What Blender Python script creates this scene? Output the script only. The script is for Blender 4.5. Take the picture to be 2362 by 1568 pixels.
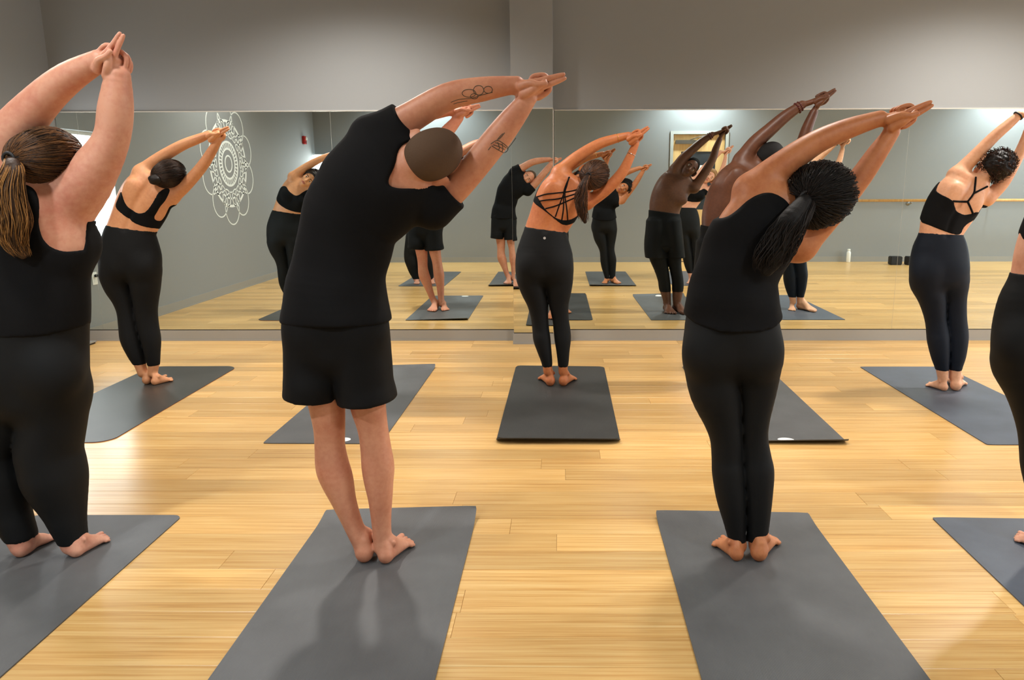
import bpy, bmesh, math, random
import numpy as np
from mathutils import Vector, Matrix, Euler

for o in list(bpy.data.objects):
    bpy.data.objects.remove(o)
SC = bpy.context.scene
COL = SC.collection

# ------------------------------------------------------------------ camera
CAM_H, FPX, CXP, CYP = 1.41, 1735.0, 1274.0, 784.0
PITCH, YAW, ROLL = 0.204, -0.0112, -0.0029
def _basis():
    cp, sp = math.cos(PITCH), math.sin(PITCH)
    cy, sy = math.cos(YAW), math.sin(YAW)
    cr, sr = math.cos(ROLL), math.sin(ROLL)
    fw = np.array([sy*cp, cy*cp, -sp]); rt = np.array([cy, -sy, 0.0]); up = np.cross(rt, fw)
    return fw, cr*rt + sr*up, -sr*rt + cr*up
FW, RT, UP = _basis()
CAM_P = np.array([0.0, 0.0, CAM_H])
cam_data = bpy.data.cameras.new('camera')
cam_data.sensor_fit = 'HORIZONTAL'
cam_data.sensor_width = 36.0
cam_data.lens = FPX / 2362.0 * 36.0
cam_data.shift_x = (1181.0 - CXP) / 2362.0
cam_data.clip_start = 0.05
cam = bpy.data.objects.new('camera', cam_data)
COL.objects.link(cam)
_m = Matrix.Identity(4)
for i in range(3):
    _m[i][0] = RT[i]; _m[i][1] = UP[i]; _m[i][2] = -FW[i]; _m[i][3] = CAM_P[i]
cam.matrix_world = _m
SC.camera = cam

def at(px, py, Y):
    """point at distance Y in front of the back of the room that shows at a place measured in the photo"""
    d = FW + RT*((px-CXP)/FPX) + UP*((CYP-py)/FPX)
    return CAM_P + d*(Y/d[1])
def ground(px, py, z=0.0):
    d = FW + RT*((px-CXP)/FPX) + UP*((CYP-py)/FPX)
    return CAM_P + d*((z-CAM_H)/d[2])

# ------------------------------------------------------------------ world, exposure
world = bpy.data.worlds.new('world'); SC.world = world
world.use_nodes = True
world.node_tree.nodes['Background'].inputs[0].default_value = (0.9, 0.95, 1.0, 1)
world.node_tree.nodes['Background'].inputs[1].default_value = 0.3
SC.view_settings.view_transform = 'Standard'
SC.view_settings.look = 'None'
SC.view_settings.exposure = 0.0
SC.view_settings.gamma = 1.0
SC.view_settings.use_curve_mapping = False

# room dimensions (metres): x right, y towards the mirrors, z up
XL, XR, YB, YM, ZC = -4.43, 10.2, -0.32, 6.80, 3.35

# recessed downlights: x, y, watts
LAMP_W = 30.0
LAMP_COL = (1.0, 0.95, 0.89)
LAMPS = [(-1.7, 5.45, 2.0*LAMP_W), (3.5, 5.45, 2.5*LAMP_W), (8.6, 5.45, 2.2*LAMP_W)] + [(x, 3.9, 1.15*LAMP_W) for x in (-3.5, 0.9, 5.4, 9.2)] + [(x, 2.0, 0.8*LAMP_W) for x in (-1.7, 3.6, 8.0)]
WASH = [(-2.35, 0.14, 62.0), (2.45, 0.14, 62.0), (7.9, 0.14, 62.0)]

# ------------------------------------------------------------------ helpers
def srgb(r, g, b):
    def f(c):
        c /= 255.0
        return c/12.92 if c <= 0.04045 else ((c+0.055)/1.055)**2.4
    return (f(r), f(g), f(b), 1.0)

def new_mat(name, col, rough=0.6, spec=0.5, metal=0.0):
    m = bpy.data.materials.new(name); m.use_nodes = True
    b = m.node_tree.nodes['Principled BSDF']
    b.inputs['Base Color'].default_value = col
    b.inputs['Roughness'].default_value = rough
    b.inputs['Specular IOR Level'].default_value = spec
    b.inputs['Metallic'].default_value = metal
    return m, m.node_tree.nodes, m.node_tree.links, b

def coord_scale(nodes, links, scale, kind='Object'):
    tc = nodes.new('ShaderNodeTexCoord'); mp = nodes.new('ShaderNodeMapping')
    mp.inputs['Scale'].default_value = scale
    links.new(tc.outputs[kind], mp.inputs['Vector'])
    return mp.outputs['Vector']

def noise(nodes, links, vec, scale, detail=3, rough=0.55):
    n = nodes.new('ShaderNodeTexNoise')
    n.inputs['Scale'].default_value = scale; n.inputs['Detail'].default_value = detail
    n.inputs['Roughness'].default_value = rough
    if vec is not None: links.new(vec, n.inputs['Vector'])
    return n.outputs['Fac']

def ramp(nodes, links, fac, stops):
    r = nodes.new('ShaderNodeValToRGB')
    el = r.color_ramp.elements
    while len(el) < len(stops): el.new(0.5)
    for e, (p, c) in zip(el, stops):
        e.position = p; e.color = c
    links.new(fac, r.inputs['Fac'])
    return r.outputs['Color']

def bump(nodes, links, bsdf, fac, strength, dist=0.01):
    b = nodes.new('ShaderNodeBump')
    b.inputs['Strength'].default_value = strength; b.inputs['Distance'].default_value = dist
    links.new(fac, b.inputs['Height']); links.new(b.outputs['Normal'], bsdf.inputs['Normal'])

def mesh_obj(name, verts, faces, mat, parent=None, smooth=False, origin=(0, 0, 0)):
    me = bpy.data.meshes.new(name)
    o3 = np.asarray(origin, float)
    v = np.asarray(verts, float) - o3
    me.from_pydata([tuple(p) for p in v], [], [tuple(int(i) for i in f) for f in faces])
    if mat: me.materials.append(mat)
    if smooth: me.shade_smooth()
    me.update()
    o = bpy.data.objects.new(name, me); COL.objects.link(o)
    if parent is None:
        o.location = o3
    else:
        o.parent = parent
        o.location = o3 - np.array(parent.get('_w', (0, 0, 0)))
    return o

def tag(o, label=None, cat=None, group=None, kind=None):
    if label: o['label'] = label
    if cat: o['category'] = cat
    if group: o['group'] = group
    if kind: o['kind'] = kind
    return o

def thing(name, label, cat, loc, group=None):
    o = bpy.data.objects.new(name, None); COL.objects.link(o)
    o.empty_display_size = 0.1
    o.location = loc; o['_w'] = tuple(float(c) for c in loc)
    return tag(o, label, cat, group)

class MB:
    def __init__(self): self.v = []; self.f = []
    def add(self, v, f):
        n = len(self.v); self.v += [tuple(p) for p in v]; self.f += [tuple(i+n for i in q) for q in f]
    def box(self, x0, x1, y0, y1, z0, z1):
        v = [(x, y, z) for x in (x0, x1) for y in (y0, y1) for z in (z0, z1)]
        self.add(v, [(0, 1, 3, 2), (4, 6, 7, 5), (0, 4, 5, 1), (2, 3, 7, 6), (0, 2, 6, 4), (1, 5, 7, 3)])
    def bevbox(self, x0, x1, y0, y1, z0, z1, b):
        bm = bmesh.new()
        bmesh.ops.create_cube(bm, size=1)
        for q in bm.verts:
            q.co = ((x0+x1)/2+q.co.x*(x1-x0), (y0+y1)/2+q.co.y*(y1-y0), (z0+z1)/2+q.co.z*(z1-z0))
        bmesh.ops.bevel(bm, geom=bm.edges[:], offset=b, segments=2, affect='EDGES')
        bm.verts.index_update()
        self.add([q.co[:] for q in bm.verts], [[q.index for q in f.verts] for f in bm.faces]); bm.free()
    def lathe(self, prof, n=24, c=(0, 0, 0), axis='z'):
        """prof: list of (radius, height)"""
        v = []; f = []
        for r, h in prof:
            for k in range(n):
                a = 2*math.pi*k/n
                p = (r*math.cos(a), r*math.sin(a), h)
                if axis == 'x': p = (p[2], p[0], p[1])
                if axis == 'y': p = (p[0], p[2], p[1])
                v.append((p[0]+c[0], p[1]+c[1], p[2]+c[2]))
        for i in range(len(prof)-1):
            for k in range(n):
                f.append((i*n+k, i*n+(k+1) % n, (i+1)*n+(k+1) % n, (i+1)*n+k))
        f.append(tuple(range(n-1, -1, -1))); f.append(tuple((len(prof)-1)*n+k for k in range(n)))
        self.add(v, f)
    def tube(self, pts, r, n=8, closed=False):
        pts = [np.asarray(p, float) for p in pts]
        m = len(pts); v = []; f = []
        rr = r if hasattr(r, '__len__') else [r]*m
        prev = None
        for i, p in enumerate(pts):
            if closed: t = pts[(i+1) % m]-pts[i-1]
            else: t = pts[min(i+1, m-1)]-pts[max(i-1, 0)]
            t = t/(np.linalg.norm(t)+1e-12)
            if prev is None:
                a = np.array([0, 0, 1.0]) if abs(t[2]) < 0.9 else np.array([1.0, 0, 0])
            else: a = prev
            e = a-t*(a@t); e /= np.linalg.norm(e)+1e-12; prev = e
            g = np.cross(t, e)
            for k in range(n):
                w = 2*math.pi*k/n
                v.append(p+rr[i]*(math.cos(w)*e+math.sin(w)*g))
        for i in range(m if closed else m-1):
            j = (i+1) % m
            for k in range(n):
                f.append((i*n+k, i*n+(k+1) % n, j*n+(k+1) % n, j*n+k))
        if not closed:
            f.append(tuple(range(n-1, -1, -1))); f.append(tuple((m-1)*n+k for k in range(n)))
        self.add(v, f)
    def build(self, name, mat, parent=None, smooth=False, origin=(0, 0, 0)):
        return mesh_obj(name, self.v, self.f, mat, parent, smooth, origin)

# ------------------------------------------------------------------ materials
M = {}
def mk_wall():
    m, n, l, b = new_mat('grey wall paint', srgb(143, 145, 145), 0.7, 0.3)
    v = coord_scale(n, l, (1, 1, 1))
    f = noise(n, l, v, 260, 4)
    bump(n, l, b, f, 0.12, 0.002)
    return m
M['wall'] = mk_wall()
def mk_base():
    m, n, l, b = new_mat('grey vinyl baseboard', srgb(150, 148, 142), 0.45, 0.4)
    return m
M['base'] = mk_base()
M['ceiling'] = new_mat('ceiling paint', srgb(176, 178, 178), 0.9, 0.2)[0]
def mk_floor():
    m, n, l, b = new_mat('bamboo plank', srgb(214, 168, 104), 0.29, 0.45)
    tc = n.new('ShaderNodeTexCoord'); oi = n.new('ShaderNodeObjectInfo')
    add = n.new('ShaderNodeVectorMath'); add.operation = 'ADD'
    geo = n.new('ShaderNodeNewGeometry')
    mul = n.new('ShaderNodeVectorMath'); mul.operation = 'SCALE'; mul.inputs['Scale'].default_value = 37.0
    cmb = n.new('ShaderNodeCombineXYZ')
    for k in 'XYZ': l.new(oi.outputs['Random'], cmb.inputs[k])
    l.new(cmb.outputs[0], mul.inputs[0]); l.new(geo.outputs['Position'], add.inputs[0]); l.new(mul.outputs[0], add.inputs[1])
    mp = n.new('ShaderNodeMapping'); mp.inputs['Scale'].default_value = (1.1, 62, 1); l.new(add.outputs[0], mp.inputs['Vector'])
    f1 = noise(n, l, mp.outputs[0], 1.0, 4, 0.6)
    mp2 = n.new('ShaderNodeMapping'); mp2.inputs['Scale'].default_value = (3.2, 260, 1); l.new(add.outputs[0], mp2.inputs['Vector'])
    f2 = noise(n, l, mp2.outputs[0], 1.0, 3, 0.6)
    mx = n.new('ShaderNodeMix'); mx.data_type = 'FLOAT'; mx.inputs[0].default_value = 0.45
    l.new(f1, mx.inputs[2]); l.new(f2, mx.inputs[3])
    c1 = ramp(n, l, mx.outputs[0], [(0.30, srgb(170, 120, 62)), (0.44, srgb(202, 156, 92)), (0.58, srgb(216, 178, 116)), (0.76, srgb(226, 198, 146))])
    hsv = n.new('ShaderNodeHueSaturation')
    mr = n.new('ShaderNodeMapRange'); mr.inputs[3].default_value = 0.80; mr.inputs[4].default_value = 1.12
    l.new(oi.outputs['Random'], mr.inputs[0]); l.new(mr.outputs[0], hsv.inputs['Value']); l.new(c1, hsv.inputs['Color'])
    l.new(hsv.outputs[0], b.inputs['Base Color'])
    bump(n, l, b, f2, 0.06, 0.001)
    return m
M['floor'] = mk_floor()
M['subfloor'] = new_mat('dark joint under planks', srgb(120, 82, 44), 0.7)[0]
def mk_mirror():
    m, n, l, b = new_mat('mirror glass', (0.79, 0.86, 0.83, 1), 0.008, 0.5, 1.0)
    return m
M['mirror'] = mk_mirror()
M['mirror_edge'] = new_mat('polished glass edge', srgb(225, 225, 215), 0.12, 0.6, 0.6)[0]
M['channel'] = new_mat('bright aluminium channel', srgb(235, 228, 215), 0.25, 0.5, 0.55)[0]
M['dark_channel'] = new_mat('dark bronze channel', srgb(60, 54, 46), 0.4, 0.5, 0.3)[0]
M['white'] = new_mat('white paint', srgb(232, 232, 226), 0.5)[0]
M['decal'] = new_mat('pale grey vinyl decal', srgb(238, 242, 238), 0.5)[0]
M['lacquer'] = new_mat('clear white plastic', srgb(236, 236, 230), 0.3)[0]
M['black'] = new_mat('black rubber foam', srgb(22, 22, 24), 0.6)[0]
M['red'] = new_mat('red alarm plastic', srgb(176, 30, 26), 0.4)[0]
M['steel'] = new_mat('brushed steel', srgb(170, 170, 168), 0.3, 0.5, 1.0)[0]
M['frame_grey'] = new_mat('grey metal door frame', srgb(176, 178, 172), 0.4)[0]
def mk_wood(name, c0, c1, rough=0.4):
    m, n, l, b = new_mat(name, c0, rough)
    v = coord_scale(n, l, (18, 18, 1.2))
    f = noise(n, l, v, 1.5, 4)
    l.new(ramp(n, l, f, [(0.3, c0), (0.7, c1)]), b.inputs['Base Color'])
    return m
M['door_wood'] = mk_wood('maple door veneer', srgb(206, 164, 104), srgb(226, 190, 132))
M['barre_wood'] = mk_wood('oak handrail', srgb(196, 146, 84), srgb(220, 176, 110))
def emit_mat(name, col, strength):
    m = bpy.data.materials.new(name); m.use_nodes = True
    n = m.node_tree.nodes; n.clear()
    e = n.new('ShaderNodeEmission'); o = n.new('ShaderNodeOutputMaterial')
    e.inputs[0].default_value = col; e.inputs[1].default_value = strength
    m.node_tree.links.new(e.outputs[0], o.inputs[0])
    return m
M['daylight_pane'] = emit_mat('frosted pane lit by daylight', (0.96, 0.98, 1.0, 1), 4.0)
M['box_pane'] = emit_mat('lit light box diffuser', (0.95, 0.98, 1.0, 1), 11.0)
M['dark_glass'] = new_mat('dark glass pane', srgb(52, 56, 60), 0.06, 0.6)[0]
M['sky_glass'] = emit_mat('glass lit from the corridor', srgb(170, 196, 220), 0.55)
M['lens'] = emit_mat('lit lamp lens', (1.0, 0.92, 0.82, 1), 12.0)
def mk_matmat(name, col, rough, edge=None):
    m, n, l, b = new_mat(name, col, rough, 0.4)
    v = coord_scale(n, l, (1, 1, 1))
    f = noise(n, l, v, 5, 4)
    mx = n.new('ShaderNodeMix'); mx.data_type = 'RGBA'; mx.blend_type = 'MULTIPLY'; mx.inputs[0].default_value = 1
    mx.inputs[6].default_value = col
    l.new(ramp(n, l, f, [(0.3, (0.85, 0.85, 0.85, 1)), (0.7, (1.1, 1.1, 1.1, 1))]), mx.inputs[7])
    l.new(mx.outputs[2], b.inputs['Base Color'])
    w = n.new('ShaderNodeTexWave'); w.bands_direction = 'X'; w.inputs['Scale'].default_value = 70; w.inputs['Distortion'].default_value = 0.4
    l.new(v, w.inputs['Vector'])
    f2 = noise(n, l, v, 420, 2)
    ad = n.new('ShaderNodeMath'); ad.operation = 'ADD'; l.new(w.outputs['Fac'], ad.inputs[0]); l.new(f2, ad.inputs[1])
    bump(n, l, b, ad.outputs[0], 0.25, 0.0015)
    return m
M['mat_grey'] = mk_matmat('charcoal ribbed rubber', srgb(84, 85, 86), 0.46)
M['mat_black'] = mk_matmat('black rubber', srgb(48, 48, 47), 0.55)
M['mat_blue'] = mk_matmat('slate blue grey rubber', srgb(80, 87, 98), 0.46)
M['mat_smooth'] = mk_matmat('smooth dark rubber', srgb(56, 55, 52), 0.30)
M['mat_red'] = new_mat('brick red mat underside', srgb(150, 56, 30), 0.6)[0]

def mk_skin(name, col, deep, rough=0.48, sss=0.12):
    m, n, l, b = new_mat(name, col, rough, 0.4)
    v = coord_scale(n, l, (1, 1, 1))
    f = noise(n, l, v, 7, 3)
    f2 = noise(n, l, v, 60, 3)
    mx = n.new('ShaderNodeMix'); mx.data_type = 'FLOAT'; mx.inputs[0].default_value = 0.35
    l.new(f, mx.inputs[2]); l.new(f2, mx.inputs[3])
    l.new(ramp(n, l, mx.outputs[0], [(0.32, deep), (0.6, col)]), b.inputs['Base Color'])
    b.inputs['Subsurface Weight'].default_value = sss
    b.inputs['Subsurface Radius'].default_value = (0.012, 0.005, 0.003)
    b.inputs['Subsurface Scale'].default_value = 1.0
    f3 = noise(n, l, v, 500, 2)
    bump(n, l, b, f3, 0.10, 0.0006)
    return m
def mk_cloth(name, col, rough=0.75, fine=900, sheen=0.15, wr=0.0):
    m, n, l, b = new_mat(name, col, rough, 0.18)
    v = coord_scale(n, l, (1, 1, 1))
    f = noise(n, l, v, fine, 2)
    if wr > 0:
        vv = coord_scale(n, l, (1.0, 1.0, 1.0))
        g = noise(n, l, vv, 14, 4, 0.5)
        ad = n.new('ShaderNodeMath'); ad.operation = 'MULTIPLY_ADD'; ad.inputs[1].default_value = 12*wr
        l.new(g, ad.inputs[0]); l.new(f, ad.inputs[2]); f = ad.outputs[0]
    bump(n, l, b, f, 0.3, 0.0012)
    return m
M['cloth_black'] = mk_cloth('black jersey', srgb(11, 11, 13), 0.85, 900, 0, 0.2)
M['cloth_legging'] = mk_cloth('black stretch knit', srgb(19, 20, 21), 0.68, 1100, 0)
M['cloth_navy'] = mk_cloth('dark navy stretch knit', srgb(20, 27, 39), 0.64, 1100, 0)
M['cloth_shorts'] = mk_cloth('black woven shorts', srgb(12, 13, 15), 0.72, 1000, 0, 0.15)
def mk_hair(name, dark, light, rough=0.55):
    m, n, l, b = new_mat(name, dark, rough, 0.3)
    at_ = n.new('ShaderNodeAttribute'); at_.attribute_name = 'strand'
    v = coord_scale(n, l, (1, 1, 1))
    f = noise(n, l, v, 160, 4)
    mx = n.new('ShaderNodeMix'); mx.data_type = 'FLOAT'; mx.inputs[0].default_value = 0.4
    l.new(at_.outputs['Fac'], mx.inputs[2]); l.new(f, mx.inputs[3])
    l.new(ramp(n, l, mx.outputs[0], [(0.25, dark), (0.75, light)]), b.inputs['Base Color'])
    bump(n, l, b, f, 0.4, 0.003)
    return m
M['eye_white'] = new_mat('eye white', srgb(226, 220, 210), 0.15)[0]
M['iris'] = new_mat('dark iris', srgb(34, 22, 16), 0.1)[0]
M['ink'] = new_mat('tattoo ink', srgb(72, 66, 54), 0.6)[0]
M['gold'] = new_mat('gold bangle', srgb(214, 170, 90), 0.25, 0.5, 1.0)[0]
M['silver'] = new_mat('silver bangle', srgb(210, 210, 208), 0.2, 0.5, 1.0)[0]
M['bead'] = new_mat('dark red wooden bead', srgb(84, 26, 22), 0.35)[0]
M['logo'] = new_mat('white print', srgb(236, 236, 230), 0.5)[0]
M['logo_grey'] = new_mat('reflective grey print', srgb(190, 190, 190), 0.3)[0]

# ------------------------------------------------------------------ room shell
def struct(name, mb, mat, parent=None):
    o = mb.build(name, mat, parent)
    if parent is None: o['kind'] = 'structure'
    return o
T = 0.15
b = MB(); b.box(XL-T, XR+T, YB-T, YM+T, -0.20, -0.006); floor = struct('floor', b, M['subfloor'])
b = MB(); b.box(XL-T, XR+T, YB-T, YM+T, ZC, ZC+0.15); ceiling = struct('ceiling', b, M['ceiling'])
b = MB(); b.box(XL-T, XR+T, YM+0.006, YM+T, 0, ZC); struct('wall_front', b, M['wall'])
RY0, RY1, RZ0, RZ1 = 1.2, 5.4, 0.9, 2.5
b = MB()
b.box(XR, XR+T, YB-T, RY0, 0, ZC); b.box(XR, XR+T, RY1, YM+0.006, 0, ZC)
b.box(XR, XR+T, RY0, RY1, 0, RZ0); b.box(XR, XR+T, RY0, RY1, RZ1, ZC)
struct('wall_right', b, M['wall'])
# left wall with the window opening (y 5.98..6.74, z .75..1.91)
WY0, WY1, WZ0, WZ1 = 6.01, 6.74, 0.75, 1.91
b = MB()
b.box(XL-T, XL, YB-T, WY0, 0, ZC); b.box(XL-T, XL, WY1, YM+0.006, 0, ZC)
b.box(XL-T, XL, WY0, WY1, 0, WZ0); b.box(XL-T, XL, WY0, WY1, WZ1, ZC)
struct('wall_left', b, M['wall'])
# back wall with the door opening
DX0, DX1, DZ = 2.02, 2.95, 2.28
b = MB()
b.box(XL, DX0, YB-T, YB, 0, ZC); b.box(DX1, XR, YB-T, YB, 0, ZC); b.box(DX0, DX1, YB-T, YB, DZ, ZC)
struct('wall_back', b, M['wall'])
# pilaster in the mirror wall
PX0, PX1, PY = -0.42, -0.065, 6.64
b = MB(); b.box(PX0, PX1, PY+0.006, YM+0.006, 0, ZC); struct('wall_pilaster', b, M['wall'])
# baseboards: board with a thinner toe strip
def baseboard(name, p0, p1, nrm):
    b = MB()
    (x0, y0), (x1, y1) = p0, p1
    nx, ny = nrm
    for t, z0, z1 in ((0.016, 0.0, 0.014), (0.009, 0.014, 0.098)):
        b.box(min(x0, x1, x0+nx*t, x1+nx*t), max(x0, x1, x0+nx*t, x1+nx*t), min(y0, y1, y0+ny*t, y1+ny*t), max(y0, y1, y0+ny*t, y1+ny*t), z0, z1)
    return struct(name, b, M['base'])
baseboard('baseboard_left', (XL, YB), (XL, YM), (1, 0))
baseboard('baseboard_back', (XL, YB), (DX0-0.06, YB), (0, 1))
baseboard('baseboard_rear', (DX1+0.06, YB), (XR, YB), (0, 1))
baseboard('baseboard_right', (XR, YB), (XR, YM), (-1, 0))
baseboard('baseboard_front', (XL, YM), (PX0, YM), (0, -1))
baseboard('baseboard_mirror', (PX1, YM), (XR, YM), (0, -1))
baseboard('baseboard_pilaster', (PX0-0.008, PY), (PX1+0.008, PY), (0, -1))
baseboard('baseboard_return', (PX1, PY), (PX1, YM), (1, 0))

# floor planks running along x
rng = random.Random(4)
PW, PL = 0.145, 1.86
planks = []
rows = int((YM-YB)/PW)+1
for r in range(rows):
    y0 = YB + r*PW; y1 = min(y0+PW, YM)
    if y1-y0 < 0.02: continue
    x = XL - rng.random()*PL
    while x < XR:
        a, c = max(x, XL), min(x+PL, XR)
        if c-a > 0.02: planks.append((a, c, y0, y1))
        x += PL
def plank_size(p):
    # how large the plank shows: those in front of the camera first
    cxm, cym = (p[0]+p[1])/2, (p[2]+p[3])/2
    if cym < 1.1: return -1.0
    if abs(cxm)/cym > 1.15: return -0.5
    return (p[1]-p[0])/cym**2
planks.sort(key=plank_size, reverse=True)
pm = MB(); pm.bevbox(-0.5, 0.5, -0.5, 0.5, -0.5, 0.5, 0.0)
unit = {}
def plank_mesh(L, Wd):
    key = (round(L, 3), round(Wd, 3))
    if key not in unit:
        g = 0.0004; e = 0.0011; hh = 0.006
        mb = MB()
        x, y = L/2-g, Wd/2-g
        v = [(-x, -y, -hh), (x, -y, -hh), (x, y, -hh), (-x, y, -hh), (-x, -y, -e), (x, -y, -e), (x, y, -e), (-x, y, -e),
             (-x+e, -y+e, 0), (x-e, -y+e, 0), (x-e, y-e, 0), (-x+e, y-e, 0)]
        f = [(3, 2, 1, 0), (8, 9, 10, 11)]
        for k in range(4):
            j = (k+1) % 4
            f += [(k, j, 4+j, 4+k), (4+k, 4+j, 8+j, 8+k)]
        me = bpy.data.meshes.new('plank'); me.from_pydata(v, [], f); me.materials.append(M['floor']); me.update()
        unit[key] = me
    return unit[key]
for i, (a, c, y0, y1) in enumerate(planks[:298]):
    o = bpy.data.objects.new('plank', plank_mesh(c-a, y1-y0)); COL.objects.link(o)
    o.parent = floor; o.location = ((a+c)/2, (y0+y1)/2, 0)
rest = MB()
for (a, c, y0, y1) in planks[298:]:
    rest.bevbox(a+0.0004, c-0.0004, y0+0.0004, y1-0.0004, -0.006, 0.0, 0.0009) if False else rest.box(a+0.0006, c-0.0006, y0+0.0006, y1-0.0006, -0.006, 0.0)
o = rest.build('planks', M['floor'], floor); o['kind'] = 'stuff'

# ------------------------------------------------------------------ mirrors
MZ0, MZ1 = 0.100, 2.045
def mirror(x0, x1, y, label, z1=MZ1):
    t = thing('mirror_panel', label, 'mirror', ((x0+x1)/2, y+0.003, MZ0), 'wall mirrors')
    g = 0.0012
    mb = MB(); mb.box(x0+g, x1-g, y, y+0.0055, MZ0+0.004, z1-0.008); mb.build('glass', M['mirror'], t)
    mb = MB(); mb.box(x0+0.0005, x1-0.0005, y-0.004, y+0.0055, z1-0.008, z1); mb.build('top_channel', M['channel'], t)
    mb = MB(); mb.box(x0+0.0005, x1-0.0005, y-0.005, y+0.0055, MZ0-0.002, MZ0+0.005); mb.build('bottom_channel', M['dark_channel'], t)
    for xx in (x0+0.0003, x1-0.0009):
        mb = MB(); mb.box(xx, xx+0.0008, y+0.0002, y+0.0055, MZ0+0.005, z1-0.008); mb.build('polished_edge', M['mirror_edge'], t)
    return t
mirror(XL+0.004, -4.235, YM, 'narrow mirror panel in the corner by the bright window')
mirror(-4.235, -2.01, YM, 'wide mirror panel showing the round white wall pattern')
mirror(-2.01, PX0-0.004, YM, 'mirror panel on the wall left of the pilaster, behind the person in a t-shirt')
mirror(PX0, PX1, PY, 'tall narrow mirror on the front of the pilaster')
mirror(PX1+0.012, 3.03, YM, 'wide mirror panel right of the pilaster showing the door')
mirror(3.03, 6.1, YM, 'mirror panel at the right showing the wooden barre')
mirror(6.1, XR-0.004, YM, 'mirror panel at the far right end of the wall')
# polished side strip of the pilaster mirror
t = thing('edge_trim', 'thin bright metal strip along the pilaster mirror edge', 'trim', (PX1+0.004, PY, MZ0))
mb = MB(); mb.box(PX1+0.0005, PX1+0.006, PY+0.001, YM, MZ0, MZ1); mb.build('strip', M['channel'], t)

# ------------------------------------------------------------------ window, light panel, door
o = thing('window_1', None, None, (XL, (WY0+WY1)/2, WZ0)); o['kind'] = 'structure'
mb = MB(); mb.box(XL-0.13, XL-0.12, WY0, WY1, WZ0, WZ1); mb.build('pane', M['daylight_pane'], o)
mb = MB()
mb.box(XL-0.118, XL-0.09, WY0, WY0+0.03, WZ0, WZ1); mb.box(XL-0.118, XL-0.09, WY1-0.03, WY1, WZ0, WZ1)
mb.box(XL-0.118, XL-0.09, WY0+0.03, WY1-0.03, WZ1-0.03, WZ1); mb.box(XL-0.118, XL-0.09, WY0+0.03, WY1-0.03, WZ0, WZ0+0.03)
mb.build('window_frame', M['white'], o)
mb = MB(); mb.bevbox(XL-0.118, XL+0.02, WY0+0.25, WY1-0.001, WZ0-0.02, WZ0+0.001, 0.004); mb.build('window_sill', M['white'], o)
d = bpy.data.lights.new('window light', 'AREA'); d.shape = 'RECTANGLE'; d.size = WY1-WY0-0.06; d.size_y = WZ1-WZ0-0.06
d.energy = 18; d.color = (0.93, 0.97, 1.0)
lo = bpy.data.objects.new('daylight', d); COL.objects.link(lo); lo.location = (XL-0.08, (WY0+WY1)/2, (WZ0+WZ1)/2)
lo.rotation_euler = (0, -math.pi/2, 0); lo.parent = None
# wide window in the right wall, outside the picture
o = thing('window_2', None, None, (XR, (RY0+RY1)/2, RZ0)); o['kind'] = 'structure'
for k in range(3):
    ya_, yb_ = RY0+(RY1-RY0)*k/3, RY0+(RY1-RY0)*(k+1)/3
    mb = MB(); mb.box(XR+0.11, XR+0.12, ya_+0.03, yb_-0.03, RZ0+0.04, RZ1-0.04); mb.build('pane', M['daylight_pane'], o)
mb = MB()
for k in range(4):
    yy = RY0+(RY1-RY0)*k/3; mb.box(XR+0.06, XR+0.125, max(yy-0.03, RY0), min(yy+0.03, RY1), RZ0, RZ1)
mb.box(XR+0.061, XR+0.124, RY0, RY1, RZ0, RZ0+0.04); mb.box(XR+0.061, XR+0.124, RY0, RY1, RZ1-0.04, RZ1)
mb.build('window_frame', M['white'], o)
d = bpy.data.lights.new('window light', 'AREA'); d.shape = 'RECTANGLE'; d.size = RZ1-RZ0-0.1; d.size_y = RY1-RY0-0.1
d.energy = 190; d.color = (0.80, 0.90, 1.0)
lo = bpy.data.objects.new('daylight', d); COL.objects.link(lo); lo.location = (XR+0.05, (RY0+RY1)/2, (RZ0+RZ1)/2)
lo.rotation_euler = (0, math.pi/2, 0)
# shallow light box in the back corner
t = thing('light_box', 'shallow bright white light box on the wall beside the red alarm', 'light box', (-4.12, YB, 1.22))
mb = MB(); mb.bevbox(-4.41, -3.86, YB+0.001, YB+0.16, 1.22, 1.95, 0.008); mb.build('housing', M['lacquer'], t)
mb = MB(); mb.bevbox(-4.395, -3.875, YB+0.155, YB+0.166, 1.235, 1.935, 0.003); mb.build('diffuser', M['box_pane'], t)
mb = MB(); mb.box(-4.4155, -4.412, YB+0.03, YB+0.15, 1.24, 1.93); mb.build('side_diffuser', M['box_pane'], t)

# door on the back wall
dr = thing('door_1', None, None, ((DX0+DX1)/2, YB, 0)); dr['kind'] = 'structure'
mb = MB()
mb.box(DX0-0.055, DX0, YB-0.12, YB+0.02, 0, DZ+0.055); mb.box(DX1, DX1+0.055, YB-0.12, YB+0.02, 0, DZ+0.055)
mb.box(DX0, DX1, YB-0.12, YB+0.02, DZ, DZ+0.055)
mb.build('door_frame', M['frame_grey'], dr)
ya, yb = YB-0.075, YB-0.03
gx0, gx1, gz0, gz1 = DX0+0.15, DX1-0.16, 0.95, 1.98
mb = MB()
mb.box(DX0+0.004, gx0, ya, yb, 0.008, DZ-0.004); mb.box(gx1, DX1-0.004, ya, yb, 0.008, DZ-0.004)
mb.box(gx0, gx1, ya, yb, 0.008, gz0); mb.box(gx0, gx1, ya, yb, gz1, DZ-0.004)
leaf = mb.build('door_leaf', M['door_wood'], dr)
mb = MB(); mb.box(gx0, gx1, ya+0.015, yb-0.015, gz0, gz1); mb.build('pane', M['dark_glass'], leaf)
mb = MB(); mb.box(gx0+0.30, gx0+0.42, yb-0.014, yb-0.010, 1.55, 1.74); mb.build('notice', M['logo'], leaf)
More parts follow.
